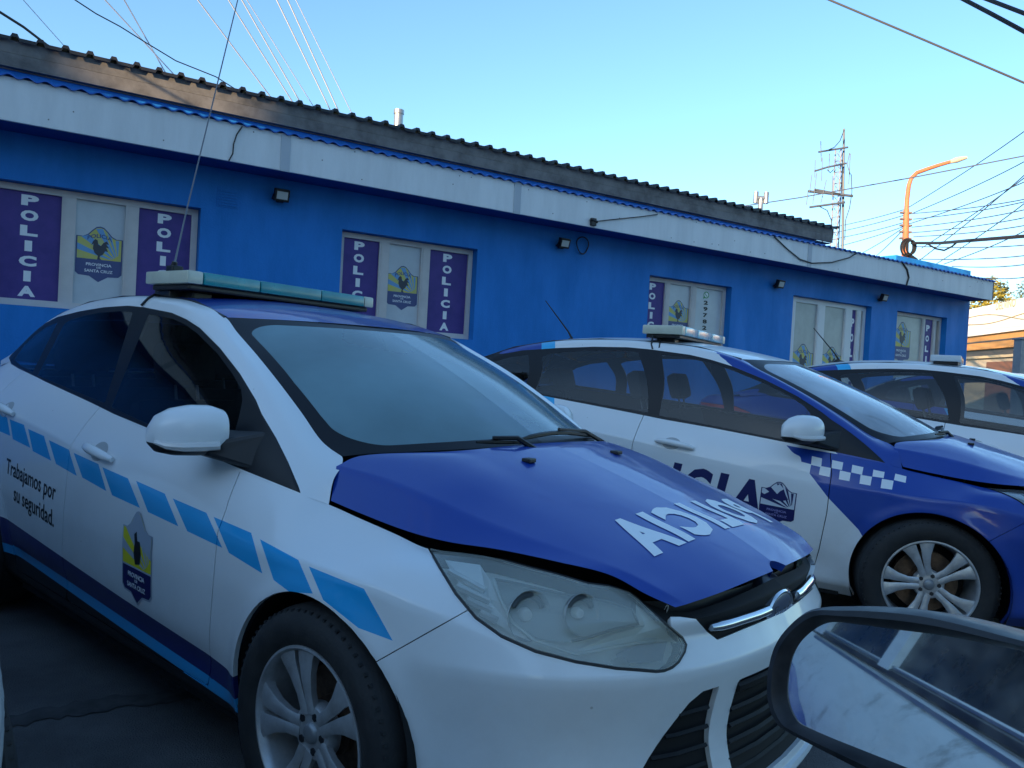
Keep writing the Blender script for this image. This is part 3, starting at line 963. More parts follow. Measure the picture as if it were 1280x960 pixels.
def make_car(livery, label, group, steer=0.0):
    root = empty('police_car', label, 'police car', group=group)
    Aliv = livery == 'A'
    # paint areas
    if Aliv:
        body = [(VIEW1, s, SKYBLUE) for s in STRIPES]
        sillr = [(SIDE, lambda P: -(P[:, 1] - (SILLTOP(P) * 0 + np.interp(P[:, 0], [-2.3, -.384], [.365, .285]))), NAVYSILL), (SIDE, lambda P: -(P[:, 1] - np.interp(P[:, 0], [-2.3, -.384], [.325, .247])), SKYBLUE)]
        hoodm, roofm, bumpm, fenbase = BLUE, BLUE, WHITE, WHITE
        pilr = []; doorf = body; fen = body
    else:
        chk = [(VIEW2, [(960 + x / 4, 560 + y / 4) for x, y in c], WHITE) for c in CHK]
        blue = [(980, 553), (991, 566), (1001, 571), (1001, 576), (1012, 592), (1035, 622), (1073, 662), (1090, 690), (1500, 900), (1500, 300), (1000, 300)]
        bluef = sdf(blue)
        nb = lambda P: bluef(P)
        doorf = chk + [(VIEW2, nb, BLUE)]; fen = chk + [(VIEW2, nb, BLUE)]
        sillr = [(SIDE, lambda P: P[:, 1] - .262, BLACKP)]
        hoodm, roofm, bumpm, fenbase = BLUE, WHITE, BLUE, WHITE
        line = lambda P, x0: P[:, 0] - (x0 + (431 - P[:, 1]) * -.03)
        pilr = [(VIEW2, lambda P: np.maximum(-(P[:, 0] - (906 + (P[:, 1] - 450) * 1.2)), P[:, 1] * 0 - 1), BLUE),
                (VIEW2, lambda P: P[:, 0] - 677, BLUE), (VIEW2, lambda P: P[:, 0] - 694, CYAN)]
    rear_reg = [] if Aliv else [(VIEW2, lambda P: P[:, 0] - 675.5, BLUE), (VIEW2, lambda P: P[:, 0] - 693, CYAN)]
    qreg = (body if Aliv else rear_reg)
    doorr = (body if Aliv else rear_reg)

    def lr(parts): return parts + [(p.mirror(), m) for p, m in parts]

    # body shell: quarters, sills, pillars, rails
    shell = paint_regions(QP, WHITE, qreg) + paint_regions(SI, WHITE if not Aliv else BLACKP, sillr if Aliv else [])
    shell += paint_regions(PIL, WHITE, pilr)
    bd = to_obj('body_shell', lr(shell), root, .012)
    # dark cavity behind the shut lines and openings
    Ain = A0
    for (cx, cz) in (FA, RA): _, Ain = cutp(Ain, SIDE, circle(cx, cz, ARCH_R + .012), 0, 0)
    _, Ain = cutp(Ain, VIEW1, sdf(HEAD), 0, 0)
    to_obj('inner_panel', [(both(Ain.offset(-.014)), INNER), (both(HL.offset(-.11)), INNER)], root)
    # wheel-arch liners
    for (cx, cz) in (FA, RA):
        for sg in (-1, 1):
            mb = MB(); n = 28; vs = []; fs = []
            for k in range(n + 1):
                a = PI * (-.16 + 1.32 * k / n)
                for y in (.885, .60):
                    vs.append((cx + (ARCH_R + .004) * math.cos(a), sg * y, cz + (ARCH_R + .004) * math.sin(a)))
            for k in range(n): fs.append((2 * k, 2 * k + 1, 2 * k + 3, 2 * k + 2))
            mb.add(vs, fs); mb.box(cx - .40, cx + .40, sg * .59 - .005, sg * .59 + .005, .14, .72)
            mb.build('arch_liner', INNER, root, smooth='auto')
    ub = MB().use(INNER); ub.box(-3.5, .66, -.60, .60, .15, .24); ub.box(-2.25, -.42, -.82, .82, .165, .255); ub.box(.0, .10, -.58, .58, .24, .78)
    ub.build('underbody', INNER, root)
    # doors with their glass, handle
    for nm, lo, fm, gl, regs, hx, hz in (('front_door', DF, FRM_F, GF, doorf, -1.33, .868), ('rear_door', DR, FRM_R, GR, doorr, -2.33, .945)):
        for sg in (1, -1):
            f = (lambda p: p) if sg == 1 else (lambda p: p.mirror())
            prt = paint_regions(lo, WHITE, regs)
            if Aliv: prt = sill_bands(prt)
            d = to_obj(nm, [(f(p), m) for p, m in prt], root, .014)
            to_obj('window_frame', [(f(fm), TRIM)], d, .01)
            g = to_obj('window', [(f(gl), GLASSD if Aliv else GLASS)], d)
            if nm == 'rear_door': to_obj('quarter_window', [(f(GQ), GLASSD if Aliv else GLASS)], d)
            # handle: cup and strap
            hb = MB(); pts = []; rs = []
            for k in range(9):
                t = k / 8; x = hx - .115 + .23 * t; z = hz + .010 - .022 * t
                p = surf_point(ATREE, x, z, 'side', .010 + .022 * math.sin(PI * t) ** .6); pts.append((p.x, p.y * sg, p.z)); rs.append(.010 + .008 * math.sin(PI * t) ** .5)
            hb.tube(pts, rs, 10)
            hb.build('door_handle', WHITE, d, smooth='auto')
            cb = MB(); p = surf_point(ATREE, hx - .02, hz + .008, 'side', -.006)
            cv = [Vector((p.x + .055 * math.cos(2 * PI * k / 20), p.y * sg + (.004 if sg > 0 else -.004) * 0, p.z + .034 * math.sin(2 * PI * k / 20))) for k in range(20)]
            cv = [Vector((c.x, sg * surf_point(ATREE, c.x, c.z, 'side', .0003).y, c.z)) for c in cv]
            cb.add(cv, [tuple(range(20))]); cb.build('handle_recess', mat('recess_grey', (.42, .43, .43), .5), d)
    # fenders and bumper
    for sg in (1, -1):
        f = (lambda p: p) if sg == 1 else (lambda p: p.mirror())
        to_obj('front_fender', [(f(p), m) for p, m in (sill_bands(paint_regions(FE, fenbase, fen)) if Aliv else paint_regions(FE, fenbase, fen))], root, .014)
    bm_ = to_obj('front_bumper', lr([(BU, bumpm)]), root, .02)
    to_obj('rear_bumper', lr([(RB, WHITE if Aliv else BLUE)]), root, .01)
    to_obj('boot_lid', [(both(BL0), BLUE)], root)
    to_obj('rear_window', [(both(BW0), GLASSD)], root)
    for sg in (1, -1):
        f = (lambda p: p) if sg == 1 else (lambda p: p.mirror())
        to_obj('tail_light', [(f(TL), REDL)], root, .01)
    # upper grille slot, chrome bar, badge
    gb = MB(); gb.use(BLACKP)
    pl = [(-.48, .69), (-.40, .755), (-.30, .79), (-.15, .815), (0, .822), (.15, .815), (.30, .79), (.40, .755), (.48, .69)]
    for z0, z1 in ((.60, .722),):
        vs = []; fs = []
        for y, x in pl: vs += [(x - .030, y, z0), (x - .050, y, z1)]
        for k in range(len(pl) - 1): fs.append((2 * k, 2 * k + 2, 2 * k + 3, 2 * k + 1))
        gb.add(vs, fs)
    grille = gb.build('upper_grille', BLACKP, root, smooth=True)
    P_y = lambda y: np.interp(abs(y), [0, .15, .30, .375, .45], [.852, .846, .823, .800, .772])
    for sg in (-1, 1):
        cb = MB(); ys = np.linspace(.10, .35, 9)
        cb.tube([(P_y(y) - .022, sg * y, .668) for y in ys], [.0125] * 8 + [.009], 10)
        cb.build('chrome_bar', CHROME, grille, smooth='auto')
    bs = MB(); M = Matrix.Translation((.842, 0, .652)) @ Matrix.Rotation(-PI / 2 - .18, 4, 'Z').to_4x4() @ Matrix.Identity(4)
    M = Matrix.Translation((.803, 0, .648)) @ Matrix.Rotation(math.radians(4), 4, 'Y')
    def oval(ry, rz, prof, m, nm, par):
        q = MB(); n = 40; vs = []
        for sc_, h in prof:
            for k in range(n):
                a = 2 * PI * k / n
                vs.append(M @ Vector((h, ry * sc_ * math.cos(a), rz * sc_ * math.sin(a))))
        fs = [(i * n + k, i * n + (k + 1) % n, (i + 1) * n + (k + 1) % n, (i + 1) * n + k) for i in range(len(prof) - 1) for k in range(n)]
        fs.append(tuple((len(prof) - 1) * n + k for k in range(n)))
        q.add(vs, fs); return q.build(nm, m, par, smooth='auto')
    oval(.108, .068, [(1.22, -.05), (1.1, -.012), (1.0, .006), (.86, .010)], BLACKP, 'badge_surround', grille)
    bg = oval(.085, .052, [(1.08, .006), (1.05, .018), (.98, .022), (.92, .019)], CHROME, 'badge', grille)
    oval(.074, .044, [(1.0, .0195), (.9, .0215), (.5, .0235)], mat('badge_blue', (.16, .19, .27), .3, .6), 'badge_field', bg)
    V, F = fit_text('Ford', .10, .036, .0)
    mapped('badge_lettering', [(V, F, CHROME, 0)], lambda u, v, l: M @ Vector((.0245 - .9 * (u * u + v * v) * .2, u, v)), bg)
    hmp = MB(); vs = []; n = 24; sec = [(.822, .648, .098, .052), (.805, .668, .094, .052), (.78, .692, .084, .046), (.75, .712, .07, .036), (.70, .722, .05, .02)]
    for x_, z_, ry, rz in sec:
        for k in range(n): vs.append((x_, ry * math.cos(2 * PI * k / n), z_ + rz * math.sin(2 * PI * k / n)))
    hmp.add(vs, [(i * n + k, i * n + (k + 1) % n, (i + 1) * n + (k + 1) % n, (i + 1) * n + k) for i in range(len(sec) - 1) for k in range(n)])
    hmp.build('badge_mount', mat('badge_mount_black', (.012, .014, .022), .3, coat=.4), grille, smooth='auto')
    # hood slot filler behind badge (raised nose of the grille)
    # lower grilles
    lg = MB(); lg.use(INNER)
    lg.add([(.80, -.30, .24), (.80, .30, .24), (.79, .30, .56), (.79, -.30, .56)], [(0, 1, 2, 3)])
    for sg in (-1, 1): lg.add([(.78, sg * .29, .24), (.62, sg * .64, .24), (.62, sg * .60, .56), (.78, sg * .29, .56)], [(0, 1, 2, 3)])
    lgo = lg.build('lower_grille', INNER, root)
    for z in (.295, .335, .375, .415, .455, .495):
        q = MB(); q.tube([(np.interp(abs(y), [0, .15, .27], [.838, .832, .812]), y, z) for y in np.linspace(-.27, .27, 9)], .0065, 4); q.build('grille_slat', SLATM, lgo)
    q = MB(); q.tube([(np.interp(abs(y), [0, .15, .27], [.848, .842, .822]), y, .512) for y in np.linspace(-.265, .265, 9)], .011, 6); q.build('grille_slat', SLATM, lgo)
    for sg in (-1, 1):
        for z in (.30, .345, .39, .435, .48):
            y1 = np.interp(z, [.272, .382, .508], [.60, .515, .425])
            q = MB(); q.tube([(np.interp(y, pl2_y, pl2_x) - .022, sg * y, z) for y in np.linspace(.352, y1, 6)], .006, 4); q.build('grille_slat', SLATM, lgo)
    lip = MB(); lip.tube([(np.interp(y, pl2_y, pl2_x) + .012, sgn_ * y, .235) for sgn_ in (1,) for y in np.linspace(-.44, .44, 15)] if False else
                         [(np.interp(abs(y), pl2_y, pl2_x) + .006, y, .228) for y in np.linspace(-.45, .45, 17)], .016, 8)
    lip.build('bumper_lip', mat('lip_silver', (.55, .57, .58), .35), bm_, smooth='auto')
    # headlights
    for sg in (1, -1):
        f = (lambda p: p) if sg == 1 else (lambda p: p.mirror())
        h = to_obj('headlight', [(f(HL.offset(.003)), LENS if Aliv else CLEAR)], root, .006)
        to_obj('reflector_housing', [(f(HL.offset(-.045)), mat('lamp_housing', (.82, .84, .80), .45, .0, noise=.15, nscale=14))], h)
        # dark rubber rim around the lens
        sl = []
        for (ua, va), (ub_, vb) in zip(HEAD, HEAD[1:] + HEAD[:1]):
            for t in np.linspace(0, 1, 5)[:-1]:
                o, dd = car_ray(0, ua + (ub_ - ua) * t, va + (vb - va) * t); hit = ATREE.ray_cast(o, dd)
                if hit[0] is not None: sl.append((hit[0].x, hit[0].y * sg, hit[0].z))
        q = MB(); q.tube(sl + sl[:1], .0042, 6, False); q.build('lens_seal', BLACKP, h, smooth='auto')
        tr_ = bvh(HL)
        for path, dp, m in (([(617, 724), (660, 732), (700, 742), (760, 752), (790, 762), (798, 780), (770, 786), (735, 797), (708, 803), (676, 800), (650, 788), (632, 762)], .026, mat('lamp_bezel', (.30, .33, .32), .35, .2)),
                            ([(556, 700), (600, 706), (612, 724), (624, 752), (640, 782), (664, 802), (640, 792), (610, 772), (585, 744), (567, 720)], .020, mat('lamp_side', (.86, .88, .88), .25, .2)),
                            ([(795, 752), (826, 784), (846, 804), (836, 800), (800, 804), (738, 818), (722, 812), (770, 792), (806, 782)], .022, mat('lamp_flank', (.74, .77, .72), .3, .1))):
            q = MB(); vs = []
            for u, v in path:
                o, dd = car_ray(0, u, v); hit = tr_.ray_cast(o, dd)
                if hit[0] is not None: p = hit[0] + dd.normalized() * dp; vs.append((p.x, p.y * sg, p.z))
            if len(vs) > 2:
                ce = [sum(c_) / len(vs) for c_ in zip(*vs)]; q.add(vs + [ce], [(k, (k + 1) % len(vs), len(vs)) for k in range(len(vs))]); q.build('lamp_bezel', m, h)
        for (u, v, r, dep) in ((662, 770, .056, .05), (728, 768, .046, .055)):
            o, d = car_ray(0, u, v); hit = bvh(HL).ray_cast(o, d)
            if hit[0] is None: continue
            c = hit[0] + d.normalized() * .012; ax = Vector((.93, -.32, .12)).normalized()
            Mq = Matrix.Translation(Vector((c.x, c.y * sg, c.z))) @ Vector((ax.x, ax.y * sg, ax.z)).to_track_quat('Z', 'Y').to_matrix().to_4x4()
            q = MB(); q.lathe([(r * 1.02, .001), (r, .0), (r * .92, -.012), (r * .7, -.032), (r * .4, -.043), (.012, -.046), (.012, -.02), (.0, -.016)], 32, Mq, axis='Z')
            bo = q.build('reflector_bowl', REFL, h, smooth='auto')
            q = MB(); q.lathe([(0, -.004), (r * .22, -.008), (r * .30, -.018), (r * .26, -.03)], 20, Mq, axis='Z'); q.build('bulb', mat('bulb_glass', (.85, .86, .84), .1), bo, smooth='auto')
            q = MB(); q.tube([Mq @ Vector((r * .78 * math.cos(t_), r * .78 * math.sin(t_), -.012)) for t_ in np.linspace(.3, 2.6, 14)], .0075, 6); q.build('bowl_shade', mat('bowl_shade', (.07, .08, .085), .3), bo, smooth='auto')
        # three-bar inner chrome by the fender and the turn signal block
        for (u0, v0, u1, v1) in ((562, 714, 606, 738), (571, 733, 612, 752), (583, 750, 614, 764), (600, 766, 622, 776)):
            q = MB(); tr_ = bvh(HL); L2 = []
            for t in np.linspace(0, 1, 5):
                o, d = car_ray(0, u0 + (u1 - u0) * t, v0 + (v1 - v0) * t); hit = tr_.ray_cast(o, d)
                if hit[0] is not None: p = hit[0] + d.normalized() * .018; L2.append((p.x, p.y * sg, p.z))
            if len(L2) > 1: q.tube(L2, .009, 6); q.build('lamp_rib', REFL, h, smooth='auto')
        for path, m, rr_ in (([(617, 724), (640, 728), (700, 742), (760, 752), (790, 762), (798, 780), (770, 786), (735, 797), (708, 803)], mat('lamp_edge', (.16, .18, .18), .4), .0035),
                        ([(617, 724), (626, 750), (640, 778), (668, 800), (720, 818), (770, 808), (838, 797)], mat('lamp_edge2', (.62, .65, .63), .3), .004)):
            q = MB(); tr_ = bvh(HL); L2 = []
            for (ua, va), (ub_, vb) in zip(path, path[1:]):
                for t in np.linspace(0, 1, 5)[:-1]:
                    o, d = car_ray(0, ua + (ub_ - ua) * t, va + (vb - va) * t); hit = tr_.ray_cast(o, d)
                    if hit[0] is not None: p = hit[0] + d.normalized() * .010; L2.append((p.x, p.y * sg, p.z))
            q.tube(L2, rr_, 6); q.build('lamp_moulding', m, h, smooth='auto')
        q = MB(); tr_ = bvh(HL); vs = []
        for (u, v) in ((770, 818), (795, 806), (834, 802), (828, 826), (800, 830), (772, 827)):
            o, d = car_ray(0, u, v); hit = tr_.ray_cast(o, d); p = hit[0] + d.normalized() * .022; vs.append((p.x, p.y * sg, p.z))
        q.add(vs, [tuple(range(6))]); q.build('turn_signal', mat('signal_grey', (.16, .17, .20), .4), h)
    # hood
    hd = to_obj('hood', [(both(H1.moved((0, 0, 0))), hoodm)], root, .022)
    for sg in (-1, 1):
        p = surf_point(HTREE, .119, sg * .245, 'top', 0)
        q = MB(); q.box(p.x - .010, p.x + .022, p.y - .017, p.y + .017, p.z - .004, p.z + .009); q.build('washer_nozzle', BLACKP, hd, bevel=.004)
    # windscreen, border, wipers, cowl
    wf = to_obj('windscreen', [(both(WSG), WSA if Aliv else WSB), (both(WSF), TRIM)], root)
    cw = MB(); cw.use(BLACKP)
    ys = np.linspace(-.62, .62, 21); vs = []; fs = []
    for y in ys:
        k = (abs(y) / .655) ** 2.1
        x0 = -.005 + (-.237 + .005) * k; z0 = 1.006 + (.972 - 1.006) * k
        vs += [(x0 - .03, y, z0 + .006), (x0 + .07, y, z0 - .02)]
    for k in range(20): fs.append((2 * k, 2 * k + 1, 2 * k + 3, 2 * k + 2))
    cw.add(vs, fs); cw.build('cowl', BLACKP, root, smooth=True)
    wtree = bvh(both(WS0))
    for (px0, px1) in (((655, 557), (490, 573)), ((742, 549), (650, 553))):
        L2 = []
        for t in np.linspace(0, 1, 9):
            o, d = car_ray(0, px0[0] + (px1[0] - px0[0]) * t, px0[1] + (px1[1] - px0[1]) * t - 3 * math.sin(PI * t)); hit = wtree.ray_cast(o, d)
            if hit[0] is not None: L2.append(hit[0] + Vector((.3, 0, .95)) * (.012 + .010 * math.sin(PI * t)))
        if len(L2) < 3: continue
        q = MB(); q.tube(L2, [.004] + [.008] * (len(L2) - 2) + [.004], 6); wp_ = q.build('wiper', BLACKP, root, smooth='auto')
        q = MB(); c0 = L2[len(L2) // 2]; b0 = L2[0] + Vector((.05, (.02), -.03)); q.tube([b0, (b0 + c0) / 2 + Vector((0, 0, .03)), c0 + Vector((0, 0, .012))], [.011, .008, .006], 6); q.build('wiper_arm', BLACKP, wp_, smooth='auto')
    # roof with dark ditches
    rf = to_obj('roof', [(both(R0), roofm)], root)
    for sg in (-1, 1):
        q = MB(); q.tube([(x, sg * (w + .001), z - .003) for x, w, z in DITCH[7:14]], .0085, 6); q.build('roof_ditch', BLACKP, rf, smooth='auto')
    # mirrors
    for sg in (-1, 1):
        f3 = lambda x, y, z: (x, sg * y, z)
        # swept profile from the inner end (door) to the tip: (y, x centre, z centre, half depth, half height)
        secs = [(.838, -.588, 1.020, .035, .050), (.852, -.596, 1.020, .066, .066), (.88, -.612, 1.020, .084, .076), (.92, -.635, 1.018, .088, .077), (.965, -.655, 1.013, .083, .071), (.998, -.675, 1.006, .064, .056), (1.014, -.688, 1.0, .035, .030)]
        def shell_(zlo, zhi, grow):
            q = MB(); vs = []; n = 24
            for y, xc, zc_, hx_, hz_ in secs:
                for k in range(n):
                    a = 2 * PI * k / n
                    ca, sa = math.cos(a), math.sin(a)
                    px_ = xc + (hx_ + grow) * (abs(ca) ** .75) * (1 if ca > 0 else -1) * (1.0 if ca > 0 else .72)
                    pz_ = zc_ + (hz_ + grow) * (abs(sa) ** .8) * (1 if sa > 0 else -1)
                    pz_ = min(max(pz_, zc_ + zlo * hz_), zc_ + zhi * hz_)
                    vs.append(f3(px_, y, pz_))
            fs = [(i * n + k, i * n + (k + 1) % n, (i + 1) * n + (k + 1) % n, (i + 1) * n + k) for i in range(len(secs) - 1) for k in range(n)]
            fs += [tuple(range(n)), tuple((len(secs) - 1) * n + k for k in range(n))]
            q.add(vs, fs); return q
        mr = shell_(-.62, 1.0, 0).build('door_mirror', WHITE, root, smooth='auto')
        shell_(-1.0, -.64, -.003).build('mirror_base', BLACKP, mr, smooth='auto')
        q = MB(); vs = []; n = 8
        ind = []
        for y, xc, zc_, hx_, hz_ in secs[2:]:
            ind.append(f3(xc + hx_ * 1.0, y, zc_ - hz_ * .50))
        q.tube(ind, [.013, .014, .0135, .011, .006], 8); q.build('mirror_indicator', mat('clear_indicator', (.62, .60, .57), .2, coat=.6), mr, smooth='auto')
        q = MB(); q.add([f3(*c) for c in ((-.42, .79, .905), (-.66, .79, .935), (-.66, .79, 1.02), (-.45, .765, 1.03), (-.55, .90, .948), (-.68, .90, .945), (-.68, .90, .985), (-.56, .90, .99))], [(0, 1, 2, 3), (4, 5, 6, 7), (0, 1, 5, 4), (1, 2, 6, 5), (2, 3, 7, 6), (3, 0, 4, 7)]); q.build('mirror_arm', BLACKP, mr, bevel=.012)
        q = MB(); q.add([f3(-.66, .87, .972), f3(-.70, .97, .968), f3(-.70, .97, 1.045), f3(-.66, .87, 1.06)], [(0, 1, 2, 3)]); q.build('mirror_glass', mat('mirror', (.8, .82, .84), .03, 1.0), mr)
    # wheels
    for x in (0, -2.648):
        for sg in (-1, 1): wheel(root, x - .01 if x == 0 else x, .872 if x == 0 else .868, sg, steer if x == 0 else 0)
    # cabin
    it = MB().use(FABRIC)
    it.box(-2.9, -.25, -.70, .70, .22, .27); it.box(-2.98, -2.86, -.62, .62, .3, 1.08)
    it.build('cabin_floor', INNER, root)
    ds = MB(); ds.use(INNER); n = 8; vs = []
    for y in (-.64, .64):
        vs += [(-.22, y, .93), (-.42, y, .985), (-.62, y, .96), (-.68, y, .86), (-.62, y, .5)]
    ds.add(vs, [(0, 5, 6, 1), (1, 6, 7, 2), (2, 7, 8, 3), (3, 8, 9, 4)]); dsh = ds.build('dashboard', INNER, root)
    sw = MB(); pts = []
    for k in range(25):
        a = 2 * PI * k / 24; v = Vector((0, .185 * math.cos(a), .185 * math.sin(a))); v.rotate(Matrix.Rotation(math.radians(-25), 3, 'Y')); pts.append(v + Vector((-.80, .37, .87)))
    sw.tube(pts, .015, 8, False); sw.build('steering_wheel', BLACKP, root, smooth='auto')

    def seat(nm, x, y, w):
        s = MB(); s.box(x - .05, x + .46, y - w, y + w, .36, .52)
        so = s.build(nm, FABRIC, root, smooth='auto', bevel=.05)
        s = MB(); M2 = Matrix.Translation((x, y, .46)) @ Matrix.Rotation(math.radians(-16), 4, 'Y')
        s.box(-.06, .06, -w, w, 0, .60, M2); s.build('backrest', FABRIC, so, smooth='auto', bevel=.05)
        for yy in ((0,) if w < .4 else (-.42, .42)):
            s = MB(); M3 = Matrix.Translation((x, y + yy, .46)) @ Matrix.Rotation(math.radians(-16), 4, 'Y')
            s.box(-.055, .045, -.13, .13, .67, .86, M3); ho = s.build('headrest', FABRIC, so, smooth='auto', bevel=.045)
            s = MB()
            for e in (-.05, .05): s.tube([M3 @ Vector((-.01, e, .56)), M3 @ Vector((-.01, e, .70))], .007, 6)
            s.build('headrest_post', STEEL, ho)
    seat('front_seat', -1.55, .37, .25); seat('front_seat', -1.55, -.37, .25); seat('rear_seat', -2.55, 0, .62)
    # light bar with feet and cable
    return root


pl2_y = [0, .15, .30, .45, .58, .70, .79]; pl2_x = [.858, .852, .83, .785, .72, .62, .5]
SLATM = mat('slat_black', (.006, .006, .007), .6, spec=.25)
NAVYSILL = car_paint('dark_blue_film', (.010, .018, .14), dirt=(.07, .07, .08), spots=.2)


def car_ray(i, u, v):
    d = ray_dir(u, v); cx, cy, yaw = CARS[i]; c, s = math.cos(yaw), math.sin(yaw)
    ox, oy = -cx, -cy
    return Vector((c * ox + s * oy, -s * ox + c * oy, CAMH)), Vector((c * d[0] + s * d[1], -s * d[0] + c * d[1], d[2])).normalized()





def light_bar(parent, pts_x, y0, y1, z, lens, endm, h=.058, depth=.30, skew=0.0):
    """roof light bar: black feet, base tray, lens segments and pale end caps"""
    xf = pts_x
    M = Matrix.Translation((xf, (y0 + y1) / 2, z)) @ Matrix.Rotation(skew, 4, 'Z')
    L = (y1 - y0) / 2
    lb = MB(); lb.box(-depth / 2 + .02, depth / 2 - .02, -L + .02, L - .02, -.050, -h / 2, M)
    o = lb.build('light_bar', BLACKP, parent, bevel=.008)
    seg = [(-L, -L + .07, endm), (-L + .074, -L / 3, lens), (-L / 3 + .004, L / 3, lens), (L / 3 + .004, L - .065, lens), (L - .06, L, endm)]
    for a, b, m in seg:
        q = MB(); q.box(-depth / 2, depth / 2, a, b, -h / 2, h / 2, M)
        q.build('lens_segment', m, o, smooth='auto', bevel=.008)
    for y in (-L + .13, L - .13):
        q = MB(); q.box(-.06, .06, y - .045, y + .045, -.125, -.048, M); q.build('mounting_foot', BLACKP, o, bevel=.008)
    return o
# ================================================================== BUILDING THE PLACE
GRP = 'police cars parked in a row in front of the blue station'
car1 = make_car('A', 'white police car with light blue dashed stripe and blue hood, nearest the camera', GRP)
car2 = make_car('B', 'police car with blue front wing, white checkers and door crest, second in row', GRP, steer=math.radians(17))
car3 = copy_tree(car2)
car0 = copy_tree(car1)
car0['label'] = 'white car just entering the left edge, only a sliver of its wing visible'
car4 = copy_tree(car2)
car3['label'] = 'police car at right edge with short clear light bar, third in row'
car4['label'] = 'farthest parked car, only its pale roof showing behind the third police car'
yw = CARS[0][2]
CARS4 = CARS + [(6.95, 7.6, -.55), (CARS[0][0] + math.cos(yw) * -.31 + math.sin(yw) * 2.45, CARS[0][1] + math.sin(yw) * -.31 - math.cos(yw) * 2.45, yw)]
for c, (x, y, a) in zip((car1, car2, car3, car4, car0), CARS4):
    c.location = (x, y, 0); c.rotation_euler = (0, 0, a)

# ---- things that belong to single cars: light bars, aerials, lettering
light_bar(car1, -1.60, -.58, .46, 1.550, TEAL, CREAM, .052, .30, math.radians(6))
light_bar(car2, -1.60, -.56, .56, 1.552, PALEBLUE, CREAM, .056, .26, math.radians(3))
light_bar(car3, -1.60, -.50, .30, 1.535, CLEAR, mat('pale_end', (.62, .68, .70), .3), .05, .22, 0)


def plane_hit(i, u, v, axis, val):
    o, d = car_ray(i, u, v); return o + d * ((val - o[axis]) / d[axis])


aer = MB()
b0 = Vector((-1.60, -.50, 1.478)); t1 = plane_hit(0, 232, 268, 1, -.5); t2 = plane_hit(0, 302, -20, 1, -.5)
m0 = plane_hit(0, 217, 335, 1, -.5)
aer.tube([m0, m0 + (t1 - m0) * .12], [.016, .011], 8)
ao = aer.build('aerial', BLACKP, car1, smooth='auto')
q = MB(); q.tube([m0 + (t1 - m0) * .1, t1, t2], [.0042, .003, .002], 6); q.build('aerial_whip', mat('whip_grey', (.26, .28, .32), .5), ao, smooth='auto')
q = MB(); q.box(m0.x - .07, m0.x + .07, -.545, -.44, 1.463, 1.505); q.box(m0.x - .03, m0.x + .03, -.52, -.47, 1.50, m0.z + .01); q.build('aerial_clamp', BLACKP, ao, bevel=.008)
q = MB(); q.tube([(m0.x, -.54, 1.475), (m0.x + .0, -.575, 1.480), (m0.x + .01, -.605, 1.462), (m0.x + .01, -.632, 1.43)], .0055, 6); q.build('aerial_cable', BLACKP, ao, smooth='auto')
for i, c, (ub, vb), (ut, vt) in ((1, car2, (718, 425), (682, 376)), (2, car3, (1051, 451), (1017, 410))):
    b = plane_hit(i, ub, vb, 1, 0.0); t = plane_hit(i, ut, vt, 1, 0.0)
    q = MB(); q.tube([b - Vector((0, 0, .02)), b + (t - b) * .22, t], [.011, .0065, .0035], 6); q.tube([b + Vector((.05, 0, -.02)), b + Vector((-.04, 0, -.005)), b + Vector((-.06, 0, -.02))], [.012, .02, .012], 8)
    q.build('aerial', BLACKP, c, smooth='auto')
cbl = MB(); cbl.tube([(-1.60, -.48, 1.50), (-1.63, -.56, 1.512), (-1.62, -.60, 1.455), (-1.60, -.628, 1.425)], .006, 6)
cbl.tube([(-1.60, -.50, 1.49), (-1.57, -.585, 1.470), (-1.56, -.62, 1.435)], .005, 6); cbl.build('light_bar_cable', BLACKP, car2, smooth='auto')


def side_map(cx, cz, a=0.0):
    ca, sa = math.cos(a), math.sin(a)
    return lambda u, v, l: surf_point(ATREE, cx + u * ca - v * sa, cz + u * sa + v * ca, 'side', l)


for txt, w, cx, cz, a in (('Trabajamos por', .58, -1.985, .682, -.06), ('su seguridad.', .46, -1.935, .577, -.08)):
    V, F = fit_text(txt, w, .088, .012)
    mapped('slogan_lettering', [(V, F, LETTERK, 0)], side_map(cx, cz, a), car1, .03)
mapped('door_crest', shield_shapes(.205, .30, 'aged', .0004), side_map(-.975, .562, -.02), car1, .03)
V, F = fit_text('POLICIA', .775, .168, .05, 1.2)
mapped('hood_lettering', [(V, F, LETTERW, 0)], lambda u, v, l: surf_point(HTREE, .572 - v - .13 * u * u, .02 - u, 'top', .0008 + l), car1, .02)
DL = []
for ch, x, wd in (('P', -1.90, .15), ('O', -1.70, .18), ('L', -1.495, .125), ('I', -1.318, .048), ('C', -1.185, .155), ('I', -1.045, .048), ('A', -.895, .205)):
    V, F = fit_text(ch, wd, .235, .035)
    DL.append(([(px_ + x + 1.375 + .10 * py_, py_) for px_, py_ in V], F, NAVY, 0))
for c in (car2, car3):
    mapped('door_lettering', DL, side_map(-1.375, .657, -.10), c, .03)
mapped('door_crest', shield_shapes(.175, .215, 'mono', .0004), side_map(-.735, .618, -.06), car2, .03)

# ------------------------------------------------------------------ ground
ASPH = mat('asphalt', (.150, .144, .142), .85, noise=.55, nscale=2.3, bump=1.0, bscale=170, color2=(.088, .085, .085))
mb = MB(); mb.add([(-400, -400, 0), (600, -400, 0), (600, 700, 0), (-400, 700, 0)], [(0, 1, 2, 3)])
g = mb.build('ground', ASPH); g['kind'] = 'structure'

def gpt(u, v):
    r = ray_dir(u, v); t = -CAMH / r[2]; return Vector((r[0] * t, r[1] * t, .004))


